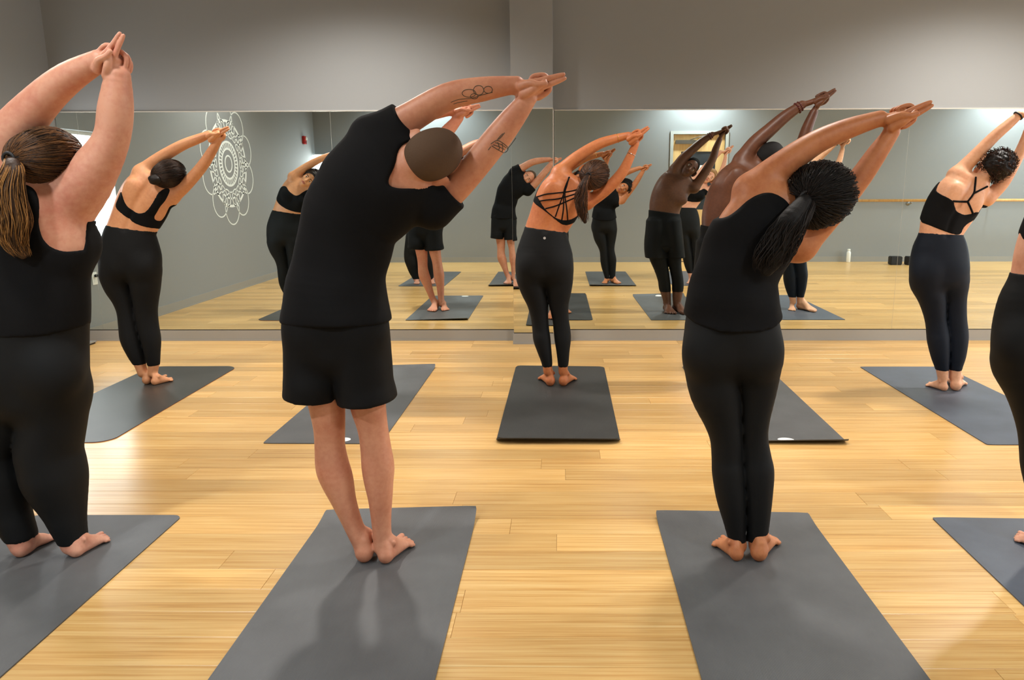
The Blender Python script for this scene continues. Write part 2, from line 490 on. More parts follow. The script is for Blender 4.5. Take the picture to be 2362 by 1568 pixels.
mb = MB(); mb.bevbox(DX0+0.04, DX0+0.42, yb, yb+0.05, DZ-0.17, DZ-0.10, 0.006); cl = mb.build('door_closer', M['steel'], dr)
mb = MB(); mb.tube([(DX0+0.30, yb+0.04, DZ-0.10), (DX0+0.45, yb+0.10, DZ-0.05), (DX0+0.60, yb+0.045, DZ-0.02)], 0.009, 8); mb.build('closer_arm', M['steel'], dr)
mb = MB(); mb.lathe([(0.026, 0), (0.026, 0.008), (0.010, 0.01), (0.010, 0.05), (0.008, 0.055)], 16, (DX1-0.07, yb, 1.02), 'y')
mb.tube([(DX1-0.07, yb+0.05, 1.02), (DX1-0.19, yb+0.052, 1.02)], 0.009, 8); mb.build('door_handle', M['steel'], dr)
b = MB(); b.box(DX0-0.02, DX1+0.02, YB-0.35, YB-0.16, -0.006, ZC); struct('wall_corridor', b, M['wall'])

# barre on the back wall
t = thing('barre', 'long round wooden ballet barre on wall brackets, seen in the mirror', 'barre', (7.7, YB, 1.07))
mb = MB(); mb.tube([(5.35, YB+0.13, 1.11), (10.0, YB+0.13, 1.11)], 0.024, 16); mb.build('rail', M['barre_wood'], t, True)
for x in (6.30, 7.75, 9.2):
    mb = MB(); mb.lathe([(0.035, 0.001), (0.035, 0.01), (0.012, 0.014), (0.012, 0.10)], 14, (x, YB, 1.05), 'y')
    mb.tube([(x, YB+0.095, 1.05), (x, YB+0.125, 1.06), (x, YB+0.13, 1.09)], 0.011, 8)
    mb.build('bracket', M['steel'], t, True)

# bottle and blocks by the back wall
t = thing('water_bottle', 'tall white water bottle standing by the grey baseboard', 'bottle', (5.26, YB+0.10, 0))
mb = MB(); mb.lathe([(0.033, 0.0), (0.037, 0.006), (0.037, 0.175), (0.030, 0.195), (0.022, 0.203), (0.022, 0.21)], 24, (5.26, YB+0.10, 0)); mb.build('body', M['lacquer'], t, True)
mb = MB(); mb.lathe([(0.025, 0.21), (0.026, 0.214), (0.026, 0.236), (0.022, 0.242)], 24, (5.26, YB+0.10, 0)); mb.build('cap', M['white'], t, True)
for k, (x, y) in enumerate(((5.92, 0.22), (6.20, 0.24))):
    mb = MB(); mb.bevbox(-0.10, 0.10, -0.075, 0.075, 0.0, 0.15, 0.012)
    o = mb.build('yoga_block', M['black']); o.location = (x, y, 0.0); o.rotation_euler.z = 0.08*(1-2*k)
    tag(o, ['black foam yoga block on the floor, nearer the white bottle', 'black foam yoga block on the floor, farther from the white bottle'][k], 'yoga block', 'yoga blocks by the back wall')

# wall outlet, fire alarm, small base plate
def left_wall_pt(y, z): return (XL, y, z)
t = thing('wall_outlet', 'white wall outlet with a black plug below the window', 'outlet', (XL, 6.53, 0.547))
mb = MB(); mb.bevbox(XL+0.0005, XL+0.008, 6.49, 6.57, 0.487, 0.607, 0.003); mb.build('cover_plate', M['lacquer'], t)
mb = MB()
for z in (0.525, 0.572): mb.bevbox(XL+0.008, XL+0.011, 6.513, 6.547, z-0.014, z+0.014, 0.001)
sock = mb.build('socket', M['white'], t)
mb = MB(); mb.bevbox(XL+0.011, XL+0.035, 6.515, 6.545, 0.560, 0.586, 0.004); mb.tube([(XL+0.033, 6.53, 0.573), (XL+0.05, 6.50, 0.571), (XL+0.05, 6.47, 0.575)], 0.004, 6); mb.build('plug', M['black'], sock)
t = thing('fire_alarm', 'small red fire alarm strobe high on the wall', 'alarm', (XL, 0.27, 2.11))
mb = MB(); mb.bevbox(XL+0.0005, XL+0.045, 0.21, 0.33, 2.10, 2.235, 0.008); mb.build('housing', M['red'], t)
mb = MB(); mb.bevbox(XL+0.045, XL+0.07, 0.245, 0.295, 2.165, 2.215, 0.008); mb.build('strobe_lens', M['lacquer'], t)
mb = MB()
for k in range(4): mb.box(XL+0.045, XL+0.048, 0.235, 0.305, 2.115+k*0.011, 2.120+k*0.011)
mb.build('sounder_slot', M['black'], t)
t = thing('floor_plate', 'small flat grey plate on the floor in the corner by the mirror', 'plate', (-4.30, 6.60, 0))
mb = MB(); mb.bevbox(-4.40, -4.24, 6.56, 6.69, 0.012, 0.024, 0.003); mb.build('plate', M['base'], t)
mb = MB(); mb.box(-4.39, -4.25, 6.57, 6.68, 0.0, 0.012); mb.build('rubber_foot', M['black'], t)

# mandala decal on the left wall: rings of thin vinyl
MY, MZC = 3.34, 1.69
t = thing('wall_decal', 'large round white mandala of overlapping circles on the grey wall', 'wall decal', (XL, MY, MZC))
def ring(name, cy, cz, r, w, n=48, sq=1.0):
    v = []; f = []
    for k in range(n):
        a = 2*math.pi*k/n
        for rr, x in ((r-w/2, XL+0.0004), (r+w/2, XL+0.0004), (r+w/2, XL+0.0019), (r-w/2, XL+0.0019)):
            v.append((x, MY+cy+rr*math.cos(a), MZC+cz+rr*math.sin(a)))
    for k in range(n):
        j = (k+1) % n
        for q in range(4):
            p = (q+1) % 4
            f.append((k*4+q, k*4+p, j*4+p, j*4+q))
    return mesh_obj(name, v, f, M['decal'], t)
ring('ring', 0, 0, 0.105, 0.022); ring('ring', 0, 0, 0.195, 0.026); ring('ring', 0, 0, 0.285, 0.028)
for k in range(32):
    a = 2*math.pi*k/32; ca, sa = math.cos(a), math.sin(a)
    mb = MB()
    q = [(0.208, -0.008), (0.272, -0.010), (0.272, 0.010), (0.208, 0.008)]
    v = [(x, MY+r*ca-s*sa, MZC+r*sa+s*ca) for x in (XL+0.0004, XL+0.0019) for r, s in q]
    mb.add(v, [(0, 1, 2, 3), (7, 6, 5, 4), (0, 4, 5, 1), (1, 5, 6, 2), (2, 6, 7, 3), (3, 7, 4, 0)])
    mb.build('dash', M['decal'], t)
ring('ring', 0, 0, 0.455, 0.024); ring('ring', 0, 0, 0.555, 0.034, 64)
for k in range(10):
    a = math.pi/2 + math.pi/10 + 2*math.pi*k/10
    ring('petal', 0.47*math.cos(a), 0.47*math.sin(a), 0.115, 0.017, 32)
    a += math.pi/10
    ring('petal', 0.585*math.cos(a), 0.585*math.sin(a), 0.215, 0.016, 40)

# ------------------------------------------------------------------ ceiling downlights
def downlight(x, y, watts, wash=False):
    t = thing('downlight', 'round recessed ceiling downlight', 'ceiling light', (x, y, ZC), 'recessed ceiling downlights')
    mb = MB(); mb.lathe([(0.11, 0), (0.112, -0.006), (0.095, -0.012), (0.088, -0.006), (0.088, -0.001)], 24, (x, y, ZC-0.0005)); mb.build('trim_ring', M['white'], t, True)
    mb = MB(); mb.lathe([(0.085, -0.003), (0.085, -0.005)], 24, (x, y, ZC)); mb.build('lens', M['lens'], t)
    d = bpy.data.lights.new('downlight', 'SPOT' if not wash else 'SPOT')
    d.energy = watts*6; d.color = LAMP_COL if not wash else (0.86, 0.95, 1.0); d.shadow_soft_size = 0.12
    d.spot_size = math.radians(150 if not wash else 150); d.spot_blend = 0.7
    lo = bpy.data.objects.new('lamp', d); COL.objects.link(lo); lo.parent = t; lo.location = (0, 0, -0.03)
for x, y, w in LAMPS: downlight(x, y, w)
for x, y, w in WASH: downlight(x, y, w, True)

# ------------------------------------------------------------------ yoga mats
MAT_T = 0.005
def yoga_mat(X, Y, ang, mat, label, front=(0, 0), back=(0, 0), wid=0.66, length=1.80, rnd=0.012, thick=MAT_T, logo=None, under=None):
    """X,Y centre of the front edge; front/back = (curl height, curl run) at each end; the mat lies towards the camera"""
    t = thing('yoga_mat', label, 'yoga mat', (X, Y, 0), 'yoga mats on the floor')
    t.rotation_euler.z = ang
    nx, ny = 15, 61
    us = np.linspace(-wid/2, wid/2, nx)
    ws = np.concatenate([np.linspace(0, 0.25, 16), np.linspace(0.25, length-0.25, 30)[1:-1], np.linspace(length-0.25, length, 16)])
    ny = len(ws)
    def lift(w, u):
        z = 0.0
        for (hgt, run, skew), s in ((front, w), (back, length-w)):
            if hgt > 0 and s < run:
                k = (1-s/run)
                z += hgt*k*k*(1+skew*u/(wid/2))
        return max(z, 0)
    def corner(u, w):
        # rounded corners: pull points in
        uu, ww = u, w
        r = rnd
        for wc, sg in ((0, 1), (length, -1)):
            dw = r-abs(w-wc); du = r-(wid/2-abs(u))
            if dw > 0 and du > 0:
                q = math.hypot(dw, du)
                if q > r:
                    ww = wc+sg*(r-dw*r/q); uu = math.copysign(wid/2-(r-du*r/q), u)
        return uu, ww
    if rnd > 0.03:
        us = np.unique(np.concatenate([us, -wid/2+np.linspace(0, rnd, 8), wid/2-np.linspace(0, rnd, 8)]).round(5))
        ws = np.unique(np.concatenate([ws, np.linspace(0, rnd, 8), length-np.linspace(0, rnd, 8)]).round(5))
        nx, ny = len(us), len(ws)
    def sheet(z0, z1):
        v = []; f = []
        for z in (z0, z1):
            for w in ws:
                for u in us:
                    uu, ww = corner(u, w)
                    v.append((uu, -ww, z+lift(w, u)))
        N = nx*ny
        for j in range(ny-1):
            for i in range(nx-1):
                a = j*nx+i
                f.append((a, a+1, a+nx+1, a+nx)); f.append((N+a, N+a+nx, N+a+nx+1, N+a+1))
        ring_ = [i for i in range(nx)]+[j*nx+nx-1 for j in range(1, ny)]+[(ny-1)*nx+i for i in range(nx-2, -1, -1)]+[j*nx for j in range(ny-2, 0, -1)]
        for a, c in zip(ring_, ring_[1:]+ring_[:1]):
            f.append((a, N+a, N+c, c))
        me = bpy.data.meshes.new('x'); me.from_pydata(v, [], f); me.update()
        return me
    def put(name, me, m):
        me.materials.append(m); me.name = name
        o = bpy.data.objects.new(name, me); COL.objects.link(o); o.parent = t
        return o
    if under:
        put('underside', sheet(0.0005, thick*0.45), under)
        sheet_o = put('top_layer', sheet(thick*0.45, thick), mat)
    else:
        sheet_o = put('sheet', sheet(0.0005, thick), mat)
    if logo:
        lu, lw = logo
        n = 24; v = []; f = []
        for k in range(n):
            a = 2*math.pi*k/n
            for rr, zz in ((1.0, 0.0002), (1.0, 0.0008)):
                u = lu+0.045*math.cos(a); w = lw+0.035*math.sin(a)
                v.append((u, -w, thick+lift(w, u)+zz))
        v += [(lu, -lw, thick+lift(lw, lu)+0.0008)]
        for k in range(n):
            j = (k+1) % n
            f += [(2*k, 2*j, 2*j+1, 2*k+1), (2*k+1, 2*j+1, 2*n)]
        o = mesh_obj('logo', v, f, M['logo'], None); o.parent = sheet_o; o.location = (0, 0, 0); tag(o, 'white oval logo print')
    return t
Z3 = (0, 0, 0)
yoga_mat(-1.975, 3.035, 0.005, M['mat_grey'], 'charcoal yoga mat in the front row, cut off by the left edge', Z3, Z3, rnd=0.04)
yoga_mat(-0.695, 3.055, 0.0, M['mat_grey'], 'dark grey yoga mat with lifted front edge under the person in shorts', (0.028, 0.16, 0.35), Z3)
yoga_mat(0.742, 3.05, -0.003, M['mat_grey'], 'dark grey ribbed yoga mat under the person in a loose black tank top', (0.016, 0.14, -0.3), Z3)
yoga_mat(1.925, 3.02, -0.03, M['mat_blue'], 'blue grey yoga mat cut off by the right edge of the picture', Z3, Z3)
yoga_mat(-2.898, 5.775, 0.015, M['mat_smooth'], 'dark yoga mat with rounded corners and a red edge', Z3, Z3, wid=0.68, rnd=0.10, under=M['mat_red'])
yoga_mat(-1.316, 5.765, -0.007, M['mat_grey'], 'grey yoga mat partly hidden behind the bare legs of the person in shorts', (0.012, 0.10, 0.9), Z3, logo=(0.10, 1.74))
yoga_mat(-0.005, 5.765, -0.005, M['mat_black'], 'black yoga mat with a rolled back edge in front of the pilaster', (0.004, 0.1, -0.9), (0.030, 0.10, -0.05), wid=0.695, rnd=0.05)
yoga_mat(1.287, 5.762, -0.015, M['mat_grey'], 'grey yoga mat with curled back edge and white oval logo', Z3, (0.022, 0.09, 0.3), logo=(0.0, 1.735))
yoga_mat(2.675, 5.755, -0.001, M['mat_blue'], 'dark slate yoga mat under the person in a cropped tank', Z3, Z3)

# ------------------------------------------------------------------ figures: implicit surfaces
F32 = np.float32
from concurrent.futures import ThreadPoolExecutor
POOL = ThreadPoolExecutor(4)
def unit_v(v):
    v = np.asarray(v, float); return v/(np.linalg.norm(v)+1e-12)

class Seg:
    """elliptical tapered segment"""
    def __init__(s, A, B, a0, a1, b0, b1, e0, e1, cap=1.0):
        s.A = np.asarray(A, float); s.D = np.asarray(B, float)-s.A
        L = np.linalg.norm(s.D)
        if L < 1e-6: s.D = np.array([0, 0, 1e-5]); L = 1e-5
        s.n = s.D/L; s.L2 = L*L
        s.a0, s.a1, s.b0, s.b1 = a0, a1, b0, b1
        def orth(e):
            e = np.asarray(e, float); e = e-s.n*(e@s.n); return e/(np.linalg.norm(e)+1e-9)
        s.e0, s.e1 = orth(e0), orth(e1); s.cap = cap
        r = max(a0, a1, b0, b1)
        s.lo = np.minimum(s.A, s.A+s.D)-r; s.hi = np.maximum(s.A, s.A+s.D)+r
    def ev(s, X, Y, Z):
        rx, ry, rz = X-F32(s.A[0]), Y-F32(s.A[1]), Z-F32(s.A[2])
        dx, dy, dz = [F32(c) for c in s.D]
        t = np.clip((rx*dx+ry*dy+rz*dz)/F32(s.L2), 0, 1)
        rx = rx-t*dx; ry = ry-t*dy; rz = rz-t*dz
        a = F32(s.a0)+t*F32(s.a1-s.a0); b = F32(s.b0)+t*F32(s.b1-s.b0)
        de = s.e1-s.e0
        ex, ey, ez = F32(s.e0[0])+t*F32(de[0]), F32(s.e0[1])+t*F32(de[1]), F32(s.e0[2])+t*F32(de[2])
        nx, ny, nz = [F32(c) for c in s.n]
        u = rx*ex+ry*ey+rz*ez
        w = rx*nx+ry*ny+rz*nz
        v = rx*(ny*ez-nz*ey)+ry*(nz*ex-nx*ez)+rz*(nx*ey-ny*ex)
        c = np.minimum(a, b)*F32(s.cap)
        ua, vb, wc = u/a, v/b, w/c
        k0 = np.sqrt(ua*ua+vb*vb+wc*wc)
        ua /= a; vb /= b; wc /= c
        k1 = np.sqrt(ua*ua+vb*vb+wc*wc)+F32(1e-6)
        return k0*(k0-1)/k1

class Ell:
    def __init__(s, c, r, ax=None):
        s.c = np.asarray(c, float); s.r = np.asarray(r, float)
        s.ax = np.eye(3) if ax is None else np.asarray(ax, float)   # rows = axes
        m = s.r.max(); s.lo = s.c-m; s.hi = s.c+m
    def ev(s, X, Y, Z):
        x, y, z = X-F32(s.c[0]), Y-F32(s.c[1]), Z-F32(s.c[2])
        k0 = 0; k1 = 0
        for i in range(3):
            q = (x*F32(s.ax[i][0])+y*F32(s.ax[i][1])+z*F32(s.ax[i][2]))/F32(s.r[i])
            k0 = k0+q*q; q = q/F32(s.r[i]); k1 = k1+q*q
        k0 = np.sqrt(k0); k1 = np.sqrt(k1)+F32(1e-6)
        return k0*(k0-1)/k1

def cat(p0, p1, p2, p3, t):
    return 0.5*((2*p1)+(-p0+p2)*t+(2*p0-5*p1+4*p2-p3)*t*t+(-p0+3*p1-3*p2+p3)*t**3)
def loft(stations, sub=4, cap=1.0):
    """stations: (centre, a, b, lateral axis) -> list of Seg, smooth along the way"""
    S = [np.concatenate([np.asarray(c, float), [a, b], unit_v(e)]) for c, a, b, e in stations]
    P = []
    n = len(S)
    for i in range(n-1):
        p0, p1, p2, p3 = S[max(i-1, 0)], S[i], S[i+1], S[min(i+2, n-1)]
        for k in range(sub):
            P.append(cat(p0, p1, p2, p3, k/sub))
    P.append(S[-1])
    out = []
    for p, q in zip(P[:-1], P[1:]):
        out.append(Seg(p[:3], q[:3], max(p[3], .003), max(q[3], .003), max(p[4], .003), max(q[4], .003), p[5:8], q[5:8], cap))
    return out
def limb(pts, radii, sub=4, e=(0, 1, 0), flat=None):
    st = []
    for i, (p, r) in enumerate(zip(pts, radii)):
        fl = 1.0 if flat is None else flat[i]
        st.append((p, r*fl, r, e))     # a along e (depth), b across
    return loft(st, sub)

def smin(a, b, k):
    h = np.maximum(F32(k)-np.abs(a-b), 0)
    return np.minimum(a, b)-h*h*F32(0.25/k)
def smax(a, b, k): return -smin(-a, -b, k)

class Grid:
    def __init__(s, lo, hi, h, fine=()):
        """fine: (lo, hi, step) boxes where the axes are sampled more closely"""
        s.ax = []
        for i in range(3):
            x = float(lo[i]); a = [x]; st = h
            while x < hi[i]:
                want = min([h]+[f[2] if f[0][i] <= x <= f[1][i] else f[2]+1.2*(f[0][i]-x if x < f[0][i] else x-f[1][i]) for f in fine])
                x += want; a.append(x)
            while len(a) < 4: a.append(a[-1]+h)
            s.ax.append(np.array(a, F32))
        s.n = np.array([len(a) for a in s.ax])
        s.X, s.Y, s.Z = s.ax[0][:, None, None], s.ax[1][None, :, None], s.ax[2][None, None, :]
    def ev(s, prims, margin=0.045):
        d = np.full(s.n, 0.5, F32)
        for p in prims:
            sl = []
            for i in range(3):
                a = s.ax[i]
                if p.hi[i]+margin < a[0] or p.lo[i]-margin > a[-1]: break
                sl.append(slice(a.searchsorted(F32(p.lo[i]-margin)), a.searchsorted(F32(p.hi[i]+margin))))
            if len(sl) < 3: continue
            if any(q.stop <= q.start for q in sl): continue
            sl = tuple(sl)
            q = p.ev(s.X[sl[0]], s.Y[:, sl[1]], s.Z[:, :, sl[2]])
            d[sl] = np.minimum(d[sl], q)
        return d
class Pts:
    """same interface for a handful of free points"""
    def __init__(s, P):
        P = np.atleast_2d(np.asarray(P, F32)); s.X, s.Y, s.Z = P[:, 0], P[:, 1], P[:, 2]; s.n = (len(P),)
    def ev(s, prims, margin=0):
        d = np.full(s.n, 0.5, F32)
        if not hasattr(s, 'b0'):
            s.b0 = np.array([s.X.min(), s.Y.min(), s.Z.min()])-0.07; s.b1 = np.array([s.X.max(), s.Y.max(), s.Z.max()])+0.07
        for p in prims:
            if (p.lo > s.b1).any() or (p.hi < s.b0).any(): continue
            d = np.minimum(d, p.ev(s.X, s.Y, s.Z))
        return d

class SubGrid(Grid):
    def __init__(s, g, sl):
        s.ax = [g.ax[i][sl[i]] for i in range(3)]; s.n = np.array([len(a) for a in s.ax])
        s.X, s.Y, s.Z = s.ax[0][:, None, None], s.ax[1][None, :, None], s.ax[2][None, None, :]
def sparse(fn, g, lo, hi, blk=28, margin=0.045):
    """evaluate fn only in the blocks that the shape's pieces reach"""
    d = np.full(g.n, 0.5, F32)
    lo = lo-margin; hi = hi+margin
    nb = -(-g.n//blk); jobs = []
    for i in range(nb[0]):
        xa, xb = g.ax[0][i*blk], g.ax[0][min((i+1)*blk, g.n[0]-1)]
        mx = (hi[:, 0] >= xa) & (lo[:, 0] <= xb)
        if not mx.any(): continue
        l1, h1 = lo[mx], hi[mx]
        for k in range(nb[2]):
            za, zb = g.ax[2][k*blk], g.ax[2][min((k+1)*blk, g.n[2]-1)]
            mz = (h1[:, 2] >= za) & (l1[:, 2] <= zb)
            if not mz.any(): continue
            y0 = max(int(g.ax[1].searchsorted(l1[mz, 1].min()))-1, 0); y1 = min(int(g.ax[1].searchsorted(h1[mz, 1].max()))+1, g.n[1])
            if y1-y0 < 2: continue
            sl = (slice(i*blk, min((i+1)*blk, g.n[0])), slice(y0, y1), slice(k*blk, min((k+1)*blk, g.n[2])))
            jobs.append(sl)
    def run(sl): d[sl] = fn(SubGrid(g, sl))
    list(POOL.map(run, jobs))
    return d
def relax(V, Q, it=3, lam=0.5):
    """a little Laplacian smoothing; open edges stay put"""
    if len(V) == 0: return V
    n = len(V)
    E = np.concatenate([Q[:, [0, 1]], Q[:, [1, 2]], Q[:, [2, 3]], Q[:, [3, 0]]])
    key = np.minimum(E[:, 0], E[:, 1])*n+np.maximum(E[:, 0], E[:, 1])
    u, inv, cnt = np.unique(key, return_inverse=True, return_counts=True)
    a, b = u//n, u % n
    pin = np.zeros(n, bool); bd = cnt == 1; pin[a[bd]] = True; pin[b[bd]] = True
    deg = np.bincount(a, minlength=n)+np.bincount(b, minlength=n)
    for _ in range(it):
        S = np.stack([np.bincount(a, V[b, k], n)+np.bincount(b, V[a, k], n) for k in range(3)], 1)/np.maximum(deg, 1)[:, None]
        V = np.where(pin[:, None], V, V+lam*(S-V))
    return V

def nets(d, g, keep=None):
    """naive surface nets -> verts, quads"""
    neg = d < 0
    n = np.array(d.shape)
    c = np.zeros(n-1, np.int8)
    for i in (0, 1):
        for j in (0, 1):
            for k in (0, 1):
                c += neg[i:n[0]-1+i, j:n[1]-1+j, k:n[2]-1+k]
    act = (c > 0) & (c < 8)
    if keep is not None:
        cx_, cy_, cz_ = [(a[:-1]+a[1:])/2 for a in g.ax]
        act &= keep(cx_[:, None, None], cy_[None, :, None], cz_[None, None, :])
    idx = np.argwhere(act)
    if len(idx) == 0: return np.zeros((0, 3)), np.zeros((0, 4), int)
    ids = np.full(n-1, -1, np.int64); ids[tuple(idx.T)] = np.arange(len(idx))
    corners = np.array([(i, j, k) for i in (0, 1) for j in (0, 1) for k in (0, 1)])
    val = [d[tuple((idx+c_).T)] for c_ in corners]
    acc = np.zeros((len(idx), 3)); cnt = np.zeros(len(idx))
    for a in range(8):
        for b in range(a+1, 8):
            df = corners[b]-corners[a]
            if np.abs(df).sum() != 1: continue
            va, vb = val[a], val[b]
            m = (va < 0) != (vb < 0)
            t = np.where(m, va/np.where(m, va-vb, 1), 0)
            acc += np.where(m[:, None], corners[a]+t[:, None]*df, 0); cnt += m
    fr = acc/cnt[:, None]
    V = np.stack([g.ax[i][idx[:, i]]+fr[:, i]*(g.ax[i][idx[:, i]+1]-g.ax[i][idx[:, i]]) for i in range(3)], 1).astype(float)
    Q = []
    for ax in range(3):
        o = [i for i in range(3) if i != ax]
        s0 = [slice(None)]*3; s1 = [slice(None)]*3
        s0[ax] = slice(0, n[ax]-1); s1[ax] = slice(1, n[ax])
        for q in o: s0[q] = slice(1, n[q]-1); s1[q] = slice(1, n[q]-1)
        a, b = neg[tuple(s0)], neg[tuple(s1)]
        E = np.argwhere(a != b)
        fl = a[tuple(E.T)]
        E = E.copy()
        for q in o: E[:, q] += 1
        def cell(d0, d1):
            P = E.copy(); P[:, o[0]] -= d0; P[:, o[1]] -= d1
            return ids[tuple(P.T)]
        quad = np.stack([cell(1, 1), cell(0, 1), cell(0, 0), cell(1, 0)], 1)
        ok = (quad >= 0).all(1); quad = quad[ok]; fl = fl[ok]
        if ax == 1: fl = ~fl
        quad[~fl] = quad[~fl][:, ::-1]
        Q.append(quad)
    return V, np.concatenate(Q)

def fast_mesh(name, V, Q, mat, parent, smooth=True):
    me = bpy.data.meshes.new(name)
    org = np.array(parent['_w']) if parent is not None else np.zeros(3)
    V = (V-org).astype(F32)
    me.vertices.add(len(V)); me.vertices.foreach_set('co', V.ravel())
    k = Q.shape[1]
    me.loops.add(Q.size); me.loops.foreach_set('vertex_index', Q.astype(np.int32).ravel())
    me.polygons.add(len(Q)); me.polygons.foreach_set('loop_start', np.arange(0, Q.size, k, dtype=np.int32))
    me.polygons.foreach_set('loop_total', np.full(len(Q), k, np.int32))
    me.update(calc_edges=True)
    me.materials.append(mat)
    if smooth: me.shade_smooth()
    o = bpy.data.objects.new(name, me); COL.objects.link(o); o.parent = parent
    if parent is not None: o['_w'] = tuple(parent['_w'])
    return o

def poly_sd(P, X, Z):
    """signed distance to a polygon in the x-z plane (negative inside); X (n,), Z (m,) -> (n,m)"""
    P = np.asarray(P, float)
    x = np.asarray(X, float)[:, None]; z = np.asarray(Z, float)[None, :]
    best = np.full((x.shape[0], z.shape[1]), 1e9); ins = np.zeros(best.shape, bool)
    for i in range(len(P)):
        a, b = P[i], P[(i+1) % len(P)]
        e = b-a
        wx, wz = x-a[0], z-a[1]
        t = np.clip((wx*e[0]+wz*e[1])/(e@e+1e-12), 0, 1)
        best = np.minimum(best, (wx-t*e[0])**2+(wz-t*e[1])**2)
        c1 = (a[1] <= z); c2 = (b[1] <= z)
        with np.errstate(divide='ignore', invalid='ignore'):
            xi = a[0]+(z-a[1])*e[0]/(e[1] if abs(e[1]) > 1e-9 else 1e-9)
        ins ^= (c1 != c2) & (x < xi)
    return np.where(ins, -1, 1)*np.sqrt(best)

def smooth_poly(P, it=2):
    P = [np.asarray(p, float) for p in P]
    for _ in range(it):
        Q = []
        for i in range(len(P)):
            a, b = P[i], P[(i+1) % len(P)]
            Q += [0.75*a+0.25*b, 0.25*a+0.75*b]
        P = Q
    return P

def spline(P, n):
    P = [np.asarray(p, float) for p in P]; m = len(P); out = []
    for i in range(n):
        t = i/(n-1)*(m-1); k = min(int(t), m-2); f = t-k
        out.append(cat(P[max(k-1, 0)], P[k], P[k+1], P[min(k+2, m-1)], f))
    return out

